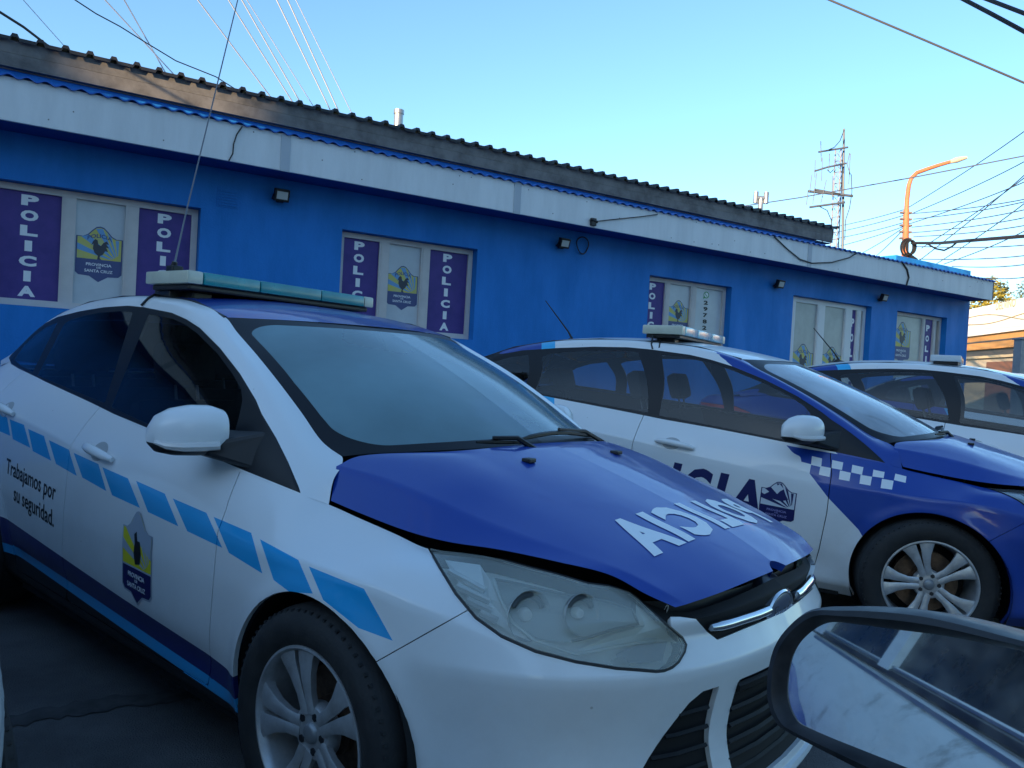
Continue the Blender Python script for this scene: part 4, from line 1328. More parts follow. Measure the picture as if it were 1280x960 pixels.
mb = MB(); rn = random.Random(5); up = []; lo = []
for k in range(40):
    t = k / 39; u = -60 + 400 * t; v = np.interp(u, [-60, 0, 60, 130, 200, 280, 340], [915, 905, 893, 880, 873, 862, 855])
    up.append(gpt(u, v - 5 - rn.uniform(0, 5))); lo.append(gpt(u, v + 5 + rn.uniform(0, 6)))
mb.add(up + lo, [(k, k + 1, 41 + k, 40 + k) for k in range(39)])
o = mb.build('ground_crack', mat('tar_seam', (.045, .043, .042), .8, noise=.5, nscale=14, color2=(.10, .096, .094))); o['kind'] = 'structure'

# ------------------------------------------------------------------ police station
d2 = Vector((math.cos(WA), math.sin(WA), 0)); n2 = Vector((-d2.y, d2.x, 0))
BASE = n2 * WD
WALLB = mat('blue_wall', (.002, .200, .62), .6, noise=.22, nscale=1.0, bump=.25, bscale=60, nmap=(2.2, 2.2, .7))
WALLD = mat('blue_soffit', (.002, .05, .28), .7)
FASC = mat('white_fascia', (.74, .76, .76), .55, noise=.11, nscale=2.0, bump=.08, bscale=30, nmap=(3, 3, .5))
FJOINT = mat('fascia_joint', (.44, .48, .52), .6)
BAND = mat('dark_band', (.19, .175, .155), .6, noise=.5, nscale=5)
SHEETB = mat('blue_sheet', (.004, .12, .52), .4, noise=.15, nscale=5)
SHEETD = mat('dark_sheet', (.018, .018, .021), .5)
FRAMEM = mat('window_frame_white', (.62, .58, .55), .5, noise=.1, nscale=6)
FRAMEW = mat('door_frame_white', (.74, .74, .73), .45)
POST = mat('purple_poster', (.050, .028, .20), .5, noise=.35, nscale=5, color2=(.085, .050, .25))
POSTW = mat('white_poster', (.56, .60, .62), .35, noise=.12, nscale=4, coat=.3)
BLIND = mat('cream_blind', (.46, .48, .45), .5, noise=.12, nscale=5, coat=.3)
KERB = mat('pavement_concrete', (.22, .22, .22), .85, noise=.3, nscale=2, bump=.3, bscale=50)

mb = MB().use(KERB); M = Matrix.Translation(BASE) @ Matrix.Rotation(WA, 4, 'Z')
mb.box(-12, 16.5, -1.35, .2, 0, .13, M); o = mb.build('pavement', KERB); o['kind'] = 'structure'

st = empty('police_station', 'long low blue police station with white fascia and dark corrugated roof', 'building', BASE, WA)
OPEN = [(-.34, 1.31, 1.56, 2.60), (2.69, 4.30, 1.56, 2.60), (6.93, 8.50, 1.56, 2.60), (9.86, 11.87, .16, 2.62), (12.61, 14.18, 1.05, 2.62)]
S0, S1 = -11.0, 14.92


def wall_with_holes(name, s0, s1, z0, z1, holes, depth, m):
    xs = sorted({s0, s1, *[h[0] for h in holes], *[h[1] for h in holes]}); zs = sorted({z0, z1, *[h[2] for h in holes], *[h[3] for h in holes]})
    mb = MB()
    for a, b in zip(xs, xs[1:]):
        for c, d in zip(zs, zs[1:]):
            if any(h[0] <= a and b <= h[1] and h[2] <= c and d <= h[3] for h in holes): continue
            mb.add([(a, 0, c), (b, 0, c), (b, 0, d), (a, 0, d)], [(0, 1, 2, 3)])
    for a, b, c, d in holes:
        mb.add([(a, 0, c), (b, 0, c), (b, depth, c), (a, depth, c)], [(0, 1, 2, 3)]); mb.add([(a, 0, d), (b, 0, d), (b, depth, d), (a, depth, d)], [(0, 1, 2, 3)])
        mb.add([(a, 0, c), (a, 0, d), (a, depth, d), (a, depth, c)], [(0, 1, 2, 3)]); mb.add([(b, 0, c), (b, 0, d), (b, depth, d), (b, depth, c)], [(0, 1, 2, 3)])
    # end wall and back
    mb.add([(s1, 0, z0), (s1, 8, z0), (s1, 8, z1), (s1, 0, z1)], [(0, 1, 2, 3)]); mb.add([(s0, 0, z0), (s0, 8, z0), (s0, 8, z1), (s0, 0, z1)], [(0, 1, 2, 3)])
    mb.add([(s0, 8, z0), (s1, 8, z0), (s1, 8, z1), (s0, 8, z1)], [(0, 1, 2, 3)])
    return mb.build(name, m, st)


wall_with_holes('wall', S0, S1, 0, 3.0, OPEN, .30, WALLB)
mb = MB(); mb.box(S0, 14.85, -.425, -.395, 2.985, 3.325); fa = mb.build('fascia', FASC, st)
for s in (-2.9, 1.955, 4.53, 9.62):
    q = MB(); q.box(s - .045, s + .045, -.432, -.4255, 2.98, 3.328); q.build('fascia_joint', FJOINT, fa)
q = MB(); rnd = random.Random(3)
for k in range(46):
    s = rnd.uniform(-1.5, 14.5); z = rnd.choice((3.03, 3.05, 3.27, 3.29, 3.16)) + rnd.uniform(-.01, .01)
    q.tube([(s, -.424, z), (s, -.429, z)], .006, 6)
q.build('fascia_nails', mat('rust_nail', (.16, .15, .15), .7), fa)
mb = MB(); mb.box(14.851, 14.885, -.425, .0, 2.985, 3.325); mb.build('fascia_end', mat('brown_end', (.10, .045, .035), .6), fa)
mb = MB(); mb.box(S0, 14.85, -.394, -.002, 2.998, 3.02); mb.build('soffit', WALLD, st)


def corrugated(name, s0, s1, y0, z0, y1, z1, period, amp, m, th=.012):
    n = int((s1 - s0) / period * 8); vs = []; fs = []
    for k in range(n + 1):
        s = s0 + (s1 - s0) * k / n; a = amp * math.sin(2 * PI * (s - s0) / period)
        vs += [(s, y0, z0 + a), (s, y1, z1 + a), (s, y0, z0 + a - th), (s, y1, z1 + a - th)]
    for k in range(n):
        i = 4 * k; fs += [(i, i + 4, i + 5, i + 1), (i + 2, i + 3, i + 7, i + 6), (i, i + 2, i + 6, i + 4)]
    mb = MB(); mb.add(vs, fs); return mb.build(name, m, st, smooth='auto')


def ribbed(name, s0, s1, y0, z0, y1, z1, period, m):
    vs = []; fs = []; prof = []; s = s0
    while s < s1:
        prof += [(s, 0), (s + period * .62, 0), (s + period * .70, .032), (s + period * .90, .032), (s + period * .98, 0)]; s += period
    for s, h in prof: vs += [(s, y0, z0 + h), (s, y1, z1 + h), (s, y0, z0 + h - .03)]
    for k in range(len(prof) - 1):
        i = 3 * k; fs += [(i, i + 3, i + 4, i + 1), (i, i + 2, i + 5, i + 3)]
    mb = MB(); mb.add(vs, fs); return mb.build(name, m, st)


corrugated('lower_roof', S0, 14.88, -.455, 3.338, .34, 3.40, .125, .013, SHEETB)
mb = MB(); mb.box(S0, 10.75, .345, 5.5, 3.30, 3.70); mb.box(S0, 14.7, .50, 7.9, 3.02, 3.30); mb.build('upper_wall', WALLB, st)
mb = MB(); mb.box(S0, 11.12, .295, .325, 3.735, 3.845); mb.box(S0, 11.12, .285, .322, 3.615, 3.73); mb.box(S0, 11.12, .327, .90, 3.60, 3.612); bd = mb.build('roof_edge_band', BAND, st)
ribbed('upper_roof', S0, 11.2, .25, 3.862, 5.5, 4.30, .19, SHEETD)
mb = MB(); mb.add([(11.15, .3, 3.70), (11.15, 5.5, 3.70), (11.15, 5.5, 4.28), (11.15, .3, 3.85)], [(0, 1, 2, 3)]); mb.build('roof_gable', BAND, st)


def wpt(u, v, out=0.0):
    """photo point -> (s, z) on a plane parallel to the station front"""
    r = Vector(ray_dir(u, v)); t = (WD - out) / r.dot(n2); P = Vector((0, 0, CAMH)) + r * t
    return P.dot(d2), P.z


sA, zA = wpt(1120, 325, -2.6); sB, zB = wpt(1214, 333, -2.6)
mb = MB(); mb.box(sA, sB, 2.6, 7.5, 3.2, (zA + zB) / 2); mb.build('rear_parapet', WALLB, st)


def flat(mx, my, y):
    """drawing plane on the front: u -> s, v -> z"""
    return lambda u, v, l: Vector((mx + u, y - l, my + v))


def panel(par, s0, s1, z0, z1, y, m, nm='poster'):
    q = MB(); q.box(s0, s1, y, y + .012, z0, z1); return q.build(nm, m, par)


def vertical_text(par, txt, s, ztop, zbot, w, m, y, hk=.70, nm='poster_lettering', bold=.055):
    n = len(txt); p = (ztop - zbot) / (n - 1 + hk); sh = []
    for k, ch in enumerate(txt):
        V, F = fit_text(ch, w * (.42 if ch in 'I1' else 1.0), p * hk, bold); zc = ztop - p * hk / 2 - k * p
        sh.append(([(x, yy + zc) for x, yy in V], F, m, 0))
    return mapped(nm, sh, flat(s, 0, y - .0015), par)


def frame(nm, s0, s1, z0, z1, mull, y, m, t=.055):
    mb = MB()
    mb.box(s0, s1, y, y + .07, z1 - t, z1); mb.box(s0, s1, y, y + .07, z0, z0 + t)
    mb.box(s0, s0 + t, y + .001, y + .069, z0 + t, z1 - t); mb.box(s1 - t, s1, y + .001, y + .069, z0 + t, z1 - t)
    for a, b in mull: mb.box(a, b, y + .002, y + .068, z0 + t, z1 - t); mb.box(a + .02, a + .032, y - .004, y + .002, z0 + t, z1 - t)
    return mb.build(nm, m, st)


YF = .10
w1 = frame('window', -.335, 1.305, 1.565, 2.595, [(.19, .30), (.69, .80)], YF, FRAMEM)
for a, b, z in ((-.28, .19, 1), (.80, 1.25, 1)): panel(w1, a, b, 1.62, 2.54, YF + .025, POST)
panel(w1, .30, .69, 1.62, 2.54, YF + .03, POSTW)
vertical_text(w1, 'POLICIA', -.045, 2.515, 1.645, .13, LETTERW, YF + .025); vertical_text(w1, 'POLICIA', 1.02, 2.515, 1.645, .12, LETTERW, YF + .025)
mapped('crest', shield_shapes(.35, .475, 'col'), flat(.495, 2.075, YF + .029), w1)
w2 = frame('window', 2.695, 4.295, 1.565, 2.595, [(3.15, 3.265), (3.645, 3.755)], YF, FRAMEM)
for a, b in ((2.75, 3.15), (3.755, 4.24)): panel(w2, a, b, 1.62, 2.54, YF + .025, POST)
panel(w2, 3.265, 3.645, 1.62, 2.54, YF + .03, POSTW)
vertical_text(w2, 'POLICIA', 2.93, 2.515, 1.645, .115, LETTERW, YF + .025); vertical_text(w2, 'POLICIA', 3.985, 2.515, 1.645, .115, LETTERW, YF + .025)
mapped('crest', shield_shapes(.345, .465, 'col'), flat(3.45, 2.075, YF + .029), w2)
w3 = frame('window', 6.935, 8.495, 1.565, 2.595, [(7.31, 7.405), (7.80, 7.91)], YF, FRAMEM)
panel(w3, 6.99, 7.31, 1.62, 2.54, YF + .025, POST); panel(w3, 7.405, 7.80, 1.62, 2.54, YF + .03, POSTW); panel(w3, 7.91, 8.44, 1.62, 2.54, YF + .03, POSTW)
vertical_text(w3, 'POLICIA', 7.105, 2.515, 1.645, .115, LETTERW, YF + .025)
mapped('crest', shield_shapes(.37, .48, 'col'), flat(7.605, 2.08, YF + .029), w3)
vertical_text(w3, '2978210', 8.13, 2.375, 1.78, .085, LETTERK, YF + .03, .66, 'phone_digits')
GRN = mat('phone_green', (.06, .30, .09), .5)
ci = [(.055 * math.cos(2 * PI * k / 24), .048 * math.sin(2 * PI * k / 24)) for k in range(24)]
mapped('phone_symbol', [(*poly([(x, y) for x, y in ci]), GRN, .0005), (*poly([(-.05, -.02), (-.06, -.06), (-.02, -.044)]), GRN, .0005), (*poly([(x * .72, y * .72) for x, y in ci]), LETTERW, .001),
                        (*poly([(-.026, .018), (-.012, .024), (-.006, .006), (.008, -.008), (.024, -.010), (.020, -.024), (.004, -.022), (-.018, -.002)]), GRN, .0015)], flat(8.13, 2.455, YF + .0285), w3)
w4 = frame('entrance_door', 9.865, 11.865, .17, 2.615, [(9.92, 10.06), (10.60, 10.79), (11.31, 11.50), (11.63, 11.74)], YF, FRAMEW, .075)
panel(w4, 10.06, 10.60, .25, 2.54, YF + .03, BLIND, 'door_pane'); panel(w4, 10.79, 11.31, .25, 2.54, YF + .03, BLIND, 'door_pane'); panel(w4, 11.50, 11.63, .25, 2.54, YF + .03, POST)
for s in (10.33, 11.06): mapped('crest', shield_shapes(.50, .66, 'col'), flat(s, 1.555, YF + .029), w4)
vertical_text(w4, 'POLICIA', 11.565, 2.40, .75, .085, LETTERW, YF + .03, .55)
q = MB(); q.tube([(10.70, YF - .03, 1.15), (10.70, YF - .05, 1.20), (10.70, YF - .05, 1.50), (10.70, YF - .03, 1.55)], .012, 8); q.build('door_handle', STEEL, w4, smooth='auto')
w5 = frame('window', 12.615, 14.175, 1.055, 2.615, [(13.57, 13.66), (13.92, 14.02)], YF, FRAMEM)
panel(w5, 12.67, 13.57, 1.11, 2.56, YF + .03, BLIND, 'window_pane'); panel(w5, 13.66, 13.92, 1.11, 2.56, YF + .025, POST)
mapped('crest', shield_shapes(.50, .70, 'col'), flat(13.00, 2.09, YF + .029), w5)
vertical_text(w5, 'POLICIA', 13.79, 2.46, 1.22, .11, LETTERW, YF + .025, .6)
vg = MB(); s, z = wpt(285, 248); vg.box(s - .10, s + .10, -.006, 0, z - .09, z + .09)
for k in range(6): vg.box(s - .085, s + .085, -.014, -.006, z - .075 + .026 * k, z - .063 + .026 * k)
vg.build('air_vent', WALLB, st)


def on_wall(s, y, z): return Vector(BASE) + d2 * s + n2 * y + Vector((0, 0, z))


# flood lights fixed to the wall
FL = [((352, 244), 'square flood light on the blue wall between the two left windows'), ((705, 304), 'flood light under the fascia beside the black cable loop'),
      ((975, 355), 'small flood light just left of the entrance door'), ((1105, 372), 'small flood light on the wall right of the entrance door')]
fl0 = None
PANE = mat('lamp_pane', (.55, .58, .55), .25, coat=.5)
for (u, v), lab in FL:
    s, z = wpt(u, v, .09)
    if fl0 is None:
        fl0 = empty('flood_light', lab, 'wall lamp', group='flood lights along the station wall')
        M = Matrix.Rotation(math.radians(18), 4, 'X')
        q = MB(); q.box(-.085, .085, -.035, .035, -.07, .07, M); q.build('housing', BLACKP, fl0, bevel=.008)
        q = MB(); q.box(-.062, .062, -.0385, -.036, -.042, .046, M); q.build('pane', PANE, fl0)
        q = MB(); q.tube([(-.09, 0, 0), (-.09, .07, -.04), (.09, .07, -.04), (.09, 0, 0)], .008, 6); q.box(-.04, .04, .06, .085, -.07, -.01); q.build('bracket', BLACKP, fl0)
        c = fl0
    else:
        c = copy_tree(fl0); c['label'] = lab
    c.location = on_wall(s, -.09, z); c.rotation_euler = (0, 0, WA); c.scale = (.85, .85, .85)


def thin(name, pts, r, m, label, cat, group=None, n=6):
    p0 = Vector(pts[0]); q = MB(); q.tube([Vector(p) - p0 for p in pts], r, n); o = q.build(name, m, None, smooth='auto'); o.location = p0
    return tag(o, label, cat, group)


s, z = wpt(727, 307)
thin('cable_loop', [on_wall(s + .09 * math.cos(a) * (1 + .05 * math.sin(3 * a)), -.02 - .01 * math.sin(2 * a), z + .105 * math.sin(a)) for a in np.linspace(0, 4 * PI, 40)], .007, BLACKP, 'black cable coiled in a loop on the blue wall', 'cable')
c1 = [(743, 277), (770, 274), (800, 271), (822, 268)]
thin('fascia_cable', [on_wall(wpt(u, v, .44)[0], -.44, wpt(u, v, .44)[1]) for u, v in c1], .006, BLACKP, 'thin cable running up from the small black box on the fascia', 'cable')
c2 = [(968, 296), (985, 312), (1000, 324), (1015, 329), (1040, 328), (1062, 322), (1073, 315)]
thin('fascia_cable', [on_wall(wpt(u, v, .44)[0], -.44, wpt(u, v, .44)[1]) for u, v in c2], .009, BLACKP, 'black cable sagging over the fascia above the entrance door', 'cable')
c3 = [(303, 158), (296, 168), (292, 180), (291, 192), (286, 201)]
thin('fascia_cable', [on_wall(wpt(u, v, .44)[0], -.44, wpt(u, v, .44)[1]) for u, v in c3], .006, BLACKP, 'dark cable hanging down the left part of the fascia', 'cable')
c4 = [(1128, 328), (1134, 337), (1136, 347), (1133, 357)]
thin('fascia_cable', [on_wall(wpt(u, v, .44)[0], -.44, wpt(u, v, .44)[1]) for u, v in c4], .014, BLACKP, 'short black cable over the right end of the fascia', 'cable')
s, z = wpt(742, 277, .45)
q = MB(); q.box(-.035, .035, -.04, .0, -.05, .04); q.tube([(-.05, -.03, .02), (.05, -.03, .0)], .02, 8); o = q.build('junction_box', BLACKP, None, bevel=.006); o.location = on_wall(s, -.425, z); o.rotation_euler = (0, 0, WA)
tag(o, 'small black box fixed to the middle of the white fascia', 'box')

# pipe and vents on the roofs
P0 = at_depth(497, 172, 10.5); P1 = at_depth(497, 138, 10.5)
q = MB(); q.tube([(0, 0, -.6), (0, 0, P1.z - P0.z)], .062, 16); q.lathe([(.062, P1.z - P0.z), (.07, P1.z - P0.z + .005), (.07, P1.z - P0.z - .05), (.063, P1.z - P0.z - .05)], 16, None, 'Z')
o = q.build('flue_pipe', STEEL, None, smooth='auto'); o.location = P0; tag(o, 'short galvanised flue pipe standing on the dark roof', 'pipe')
P0 = at_depth(950, 268, 15); P1 = at_depth(950, 240, 15); h = P1.z - P0.z
q = MB(); q.tube([(0, 0, -.8), (0, 0, h * .72)], .05, 10); q.tube([(-.10, 0, h * .72), (.10, 0, h * .72)], .045, 10)
for sx in (-.10, .10): q.tube([(sx, 0, h * .5), (sx, 0, h)], .05, 10)
o = q.build('roof_vent', STEEL, None, smooth='auto'); o.location = P0; tag(o, 'small double-headed vent pipe behind the roof ridge', 'vent')

# ------------------------------------------------------------------ street lamp, tower
PY = 24
lamp = empty('street_lamp', 'tall street lamp pole with curved arm glowing orange in the sun', 'street lamp', (at_depth(1131, 325, PY).x, PY, 0))
LP = Vector(lamp.location)
POLE = mat('lamp_pole', (.52, .17, .07), .6, noise=.25, nscale=3)
r = lambda u, v, Y=PY: at_depth(u, v, Y) - LP
q = MB(); q.tube([(0, 0, 0), r(1131, 325), r(1133, 262)], [.15, .105, .085], 12)
q.build('pole', POLE, lamp, smooth='auto')
q = MB(); q.tube([r(1133, 264), r(1134, 248), r(1136, 232), r(1139, 223), r(1146, 216), r(1160, 211), r(1175, 206), r(1189, 202)], [.07, .068, .066, .064, .062, .06, .058, .055], 10)
q.build('arm', POLE, lamp, smooth='auto')
q = MB(); q.tube([r(1186, 203), r(1196, 200), r(1208, 197)], [.05, .09, .05], 10); q.build('lamp_head', mat('lamp_head', (.5, .42, .30), .4), lamp, smooth='auto')
q = MB()
for k, v in enumerate((266, 274, 282, 290, 298)):
    c = r(1132.5 - k * .2, v); q.box(c.x - .17, c.x + .17, c.y - .06, c.y + .06, c.z - .025, c.z + .025)
q.build('insulator_rack', mat('insulator', (.18, .12, .10), .6), lamp)
q = MB(); c = r(1131, 310)
for k in range(3): q.tube([c + Vector((.19 * math.cos(a) * (1 - .12 * k) + .05 * k, -.13 - .03 * k, .26 * math.sin(a) * (1 - .1 * k))) for a in np.linspace(0, 2 * PI, 25)], .03, 6)
q.tube([c + Vector((.1, -.1, -.3)), c + Vector((.3, -.1, -.42))], .12, 8)
q.build('cable_coil', BLACKP, lamp, smooth='auto')

TY = 18
tw = empty('antenna_tower', 'slender lattice radio mast carrying antennas behind the station roof', 'radio mast', (at_depth(1047, 312, TY).x, TY, 0))
TP = Vector(tw.location); r = lambda u, v, Y=TY: at_depth(u, v, Y) - TP
LAT = mat('lattice_white', (.26, .24, .25), .5); LATR = mat('lattice_red', (.5, .25, .2), .5)
top = r(1050, 187); bot = Vector((0, 0, 0)); legs = []
q = MB()
for k in range(3):
    a = 2 * PI * k / 3 + .4; off = Vector((.10 * math.cos(a), .10 * math.sin(a), 0)); legs.append(off)
    q.tube([bot + off * 1.1, top + off], .014, 6)
nst = 26
for i in range(nst):
    z0 = top.z * i / nst; z1 = top.z * (i + 1) / nst
    for k in range(3):
        a = legs[k] + top * (z0 / top.z) * Vector((1, 1, 0)).x * 0; 
        lx0 = top.x * z0 / top.z; lx1 = top.x * z1 / top.z
        A_ = legs[k] + Vector((lx0, 0, z0)); B_ = legs[(k + 1) % 3] + Vector((lx1, 0, z1)); q.tube([A_, B_], .007, 4)
        q.tube([legs[k] + Vector((lx0, 0, z0)), legs[(k + 1) % 3] + Vector((lx0, 0, z0))], .007, 4)
q.build('lattice', LAT, tw)
GREY = mat('mast_grey', (.10, .11, .13), .5, .2)
q = MB(); q.tube([r(1053, 318), r(1054, 240), r(1055, 161)], [.03, .028, .024], 8); q.build('mast', GREY, tw, smooth='auto')
for pts, rr_ in (([(1023, 190), (1060, 184)], .022), ([(1018, 214), (1034, 209), (1058, 204)], .022), ([(1010, 239), (1066, 245)], .03), ([(1018, 237), (1050, 243)], .03), ([(1012, 259), (1056, 253)], .025)):
    q = MB(); q.tube([r(u, v, TY - .15) for u, v in pts], rr_, 6); q.build('cross_arm', GREY, tw, smooth='auto')
for pts in ([(1026, 176), (1026.5, 202)], [(1019, 200), (1018.5, 222)], [(1028, 197), (1027, 226)], [(1037, 192), (1036, 214)], [(1015, 218), (1012, 240)], [(1021, 216), (1016, 255)], [(1033, 225), (1026, 254)], [(1041, 220), (1040, 246)], [(1010, 240), (1008, 256)], [(1062, 191), (1059, 206), (1063, 218)], [(1063, 192), (1061, 230)]):
    q = MB(); q.tube([r(u, v, TY - .2) for u, v in pts], .010, 5); q.build('antenna_rod', GREY, tw)
for pts in ([(1055, 163), (1050, 176), (1043, 184), (1036, 187)], [(1064, 218), (1065, 240), (1062, 260), (1057, 275), (1056, 300)], [(1024, 258), (1034, 263), (1039, 275), (1041, 290)], [(1034, 212), (1038, 216), (1042, 212)]):
    q = MB(); q.tube([r(u, v, TY - .2) for u, v in pts], .010, 5); q.build('antenna_cable', BLACKP, tw, smooth='auto')

# ------------------------------------------------------------------ overhead wires
ORD = ['first', 'second', 'third', 'fourth', 'fifth', 'sixth', 'seventh', 'eighth', 'ninth', 'tenth', 'eleventh', 'twelfth', 'thirteenth', 'fourteenth', 'fifteenth', 'sixteenth', 'seventeenth']
WIREP = mat('pale_wire', (.85, .85, .84), .5); WIRED = mat('dark_wire', (.018, .018, .022), .6); WIREG = mat('grey_wire', (.07, .08, .11), .6)


def wire(pts, Ys, rr_, m, label, group, sag=0.0, ext=(0, 0)):
    L2 = []
    n = 10; seg = len(pts) - 1
    for i in range(seg):
        for t in np.linspace(0, 1, n)[:-1 if i < seg - 1 else None]:
            T = (i + t) / seg; Y = 1 / (1 / Ys[0] + (1 / Ys[1] - 1 / Ys[0]) * T)
            p = at_depth(pts[i][0] + (pts[i + 1][0] - pts[i][0]) * t, pts[i][1] + (pts[i + 1][1] - pts[i][1]) * t, Y)
            p.z -= sag * 4 * T * (1 - T); L2.append(p)
    if ext[0]: L2.insert(0, L2[0] + (L2[0] - L2[1]).normalized() * ext[0])       # the wires run on beyond the view
    if ext[1]: L2.append(L2[-1] + (L2[-1] - L2[-2]).normalized() * ext[1])
    return thin('overhead_wire', L2, rr_, m, label, 'wire', group, 5)


PW = [((24, -6), (88, 66)), ((126, -6), (224, 100)), ((152, -6), (210, 96)), ((243, -6), (342, 126)), ((282, -6), (368, 131)), ((299, -6), (380, 136)), ((305, -6), (395, 138)), ((343, -6), (415, 142)), ((357, -6), (426, 145)), ((367, -6), (444, 150))]
for k, (a, b) in enumerate(PW):
    wire([a, b], (12, 13.5), .011 if k not in (0, 9, 6) else .007, WIREP, ORD[k] + ' from the left of the pale sunlit wires above the dark roof', 'pale wires above the roof', 0, (14, 0))
wire([(-8, 10), (30, 34), (60, 57)], (7.5, 8.2), .014, WIRED, 'thick black cable coming down to the roof edge at far left', 'dark cables at upper left', 0, (8, 0))
wire([(60, 56), (66, 70), (69, 88)], (8.2, 8.2), .010, WIRED, 'short black cable end hanging down the dark roof edge at far left', 'dark cables at upper left')
wire([(88, -4), (120, 17), (150, 33), (182, 53), (220, 76), (270, 96), (308, 120)], (7.5, 9.2), .0065, WIRED, 'thin wavy dark cable sagging down to the roof at left', 'dark cables at upper left', 0, (8, 0))
wire([(1030, -3), (1160, 52), (1286, 106)], (12, 11), .015, WIRED, 'single dark wire slanting across the upper right sky', 'dark wires at upper right', 0, (16, 16))
wire([(1198, -4), (1240, 18), (1288, 44)], (8, 7.5), .022, WIRED, 'lower of the two thick black cables in the top right corner', 'dark wires at upper right', 0, (16, 16))
wire([(1228, -3), (1288, 20)], (8, 7.5), .022, WIRED, 'upper of the two thick black cables in the top right corner', 'dark wires at upper right', 0, (16, 16))
wire([(900, 262), (1000, 247), (1140, 222), (1290, 193)], (20, 15), .014, WIREG, 'long thin wire passing the radio mast and the lamp arm', 'thin wires at right', 0, (16, 16))
FAN = [((1136, 259), (1286, 160)), ((1142, 266), (1286, 199)), ((1136, 280), (1286, 225)), ((1146, 328), (1286, 214)), ((1152, 310), (1286, 218)), ((1140, 267), (1286, 248)), ((1142, 274), (1286, 251)), ((1140, 284), (1286, 261)), ((1140, 291), (1286, 271)), ((1142, 296), (1286, 281)),
       ((1149, 324), (1286, 319)), ((1190, 333), (1286, 330)), ((1214, 346), (1286, 346)), ((1180, 330), (1286, 286)), ((1146, 308), (1286, 306)), ((1170, 330), (1286, 250))]
FAN.sort(key=lambda f: f[1][1])
for k, (a, b) in enumerate(FAN):
    wire([a, b], (24, 17), .013, WIREG, ORD[k] + ' from the top of the thin wires leaving the lamp pole to the right', 'thin wires right of the lamp pole', .05, (0, 18))
wire([(1140, 304), (1175, 304), (1210, 301), (1286, 295)], (24, 17), .045, WIRED, 'thick black cable bundle running right from the lamp pole', 'thick cables at the lamp pole', 0, (0, 18))
wire([(1158, 304), (1170, 311), (1180, 313), (1190, 308), (1197, 302)], (23, 20), .025, WIRED, 'black cable loop drooping under the thick bundle', 'thick cables at the lamp pole')
LF = [((1052, 282), (1130, 262)), ((1052, 289), (1130, 269)), ((1052, 297), (1130, 278)), ((1052, 307), (1130, 283)), ((1080, 315), (1130, 284)), ((1094, 321), (1130, 286))]
for k, (a, b) in enumerate(LF):
    wire([a, b], (30, 24), .013, WIREG, ORD[k] + ' from the top of the thin wires left of the lamp pole', 'thin wires left of the lamp pole', .03, (10, 0))

# ------------------------------------------------------------------ sunlit shop at the far right
FL0 = Vector((18.9, 32, 0)); fd = Vector((-.184, -.983, 0)); fn = Vector((-.983, .184, 0))


def fpt(u, v):
    rdir = Vector(ray_dir(u, v)); o = Vector((0, 0, CAMH)); t = (FL0 - o).dot(fn) / rdir.dot(fn); p = o + rdir * t
    return (p - FL0).dot(fd), p.z


shop = empty('shop_building', 'low sunlit shop with white upper wall and orange front at far right', 'building', FL0, math.atan2(fd.y, fd.x))
zt = 4.75
SW = mat('shop_white', (.85, .83, .78), .6, noise=.04); SO = mat('shop_orange', (.62, .30, .09), .6, noise=.1, nscale=2); SB = mat('shop_dark', (.055, .042, .040), .5)
def fbox(nm, a, b, z0, z1, y0, m, y1=8):
    q = MB(); q.box(a, b, y0, y1, z0, z1); return q.build(nm, m, shop)
# local x along the front towards the camera, local y behind (mirrored frame): +y points away from the lot
SGN = 1 if (Vector((-math.sin(shop.rotation_euler.z), math.cos(shop.rotation_euler.z), 0))).dot(-fn) > 0 else -1
def fb(nm, a, b, z0, z1, front, m, par=None):
    q = MB(); y0, y1 = sorted((SGN * -front, SGN * 7.5)); q.box(a, b, y0, y1, z0, z1); return q.build(nm, m, par or shop)
z_o, z_d, z_b, z_l = fpt(1214, 421)[1], fpt(1214, 438)[1], fpt(1214, 446)[1], fpt(1214, 449)[1]
fb('wall', -1.5, 11, 0, z_l, 0, mat('shop_beige', (.48, .40, .30), .7)); fb('ledge', -1.5, 11, z_l + .002, z_b, .10, mat('shop_tan', (.60, .46, .28), .6))
fb('shop_window', -1.5, 11, z_b + .002, z_d, -.10, SB); fb('orange_front', -1.5, 11, z_d + .002, z_o, .02, SO); up = fb('upper_wall', -1.5, 11, z_o + .002, zt, .12, SW)
q = MB(); a0_, z0_ = fpt(1214, 429); q.box(-1.5, 11, *sorted((SGN * -.03, SGN * -.022)), z0_ - .03, z0_ + .03); q.build('groove', SB, shop)
a1, z1 = fpt(1234, 455); q = MB(); q.box(a1, a1 + 6, *sorted((SGN * -.03, SGN * -.01)), .2, z_l - .15); q.build('doorway', mat('shop_brown', (.20, .07, .03), .5), shop)
GOLD = mat('gold_letters', (.62, .46, .22), .4, .3)
sa, za = fpt(1250, 388); sb, zb = fpt(1250, 378)
hh = (zb - za) * .95; V, F = fit_text('DELVINO', hh * 5.6, hh, .0)
mapped('sign_lettering', [(V, F, GOLD, 0)], lambda u, v, l: Vector((sa + hh * 2.75 + u, SGN * -.15, (za + zb) / 2 + v)), up)
for k, (A_, B_) in enumerate((((1212, 398), (1286, 396)), ((1212, 406), (1286, 394)))):
    q = MB(); L2 = []
    for t in np.linspace(0, 1, 14):
        a, z = fpt(A_[0] + (B_[0] - A_[0]) * t, A_[1] + (B_[1] - A_[1]) * t + (-4 if k == 0 else 3) * math.sin(PI * t * 1.3)); L2.append((a, SGN * -.14, z))
    q.tube(L2, .012, 5); q.build('gold_line', GOLD, up)

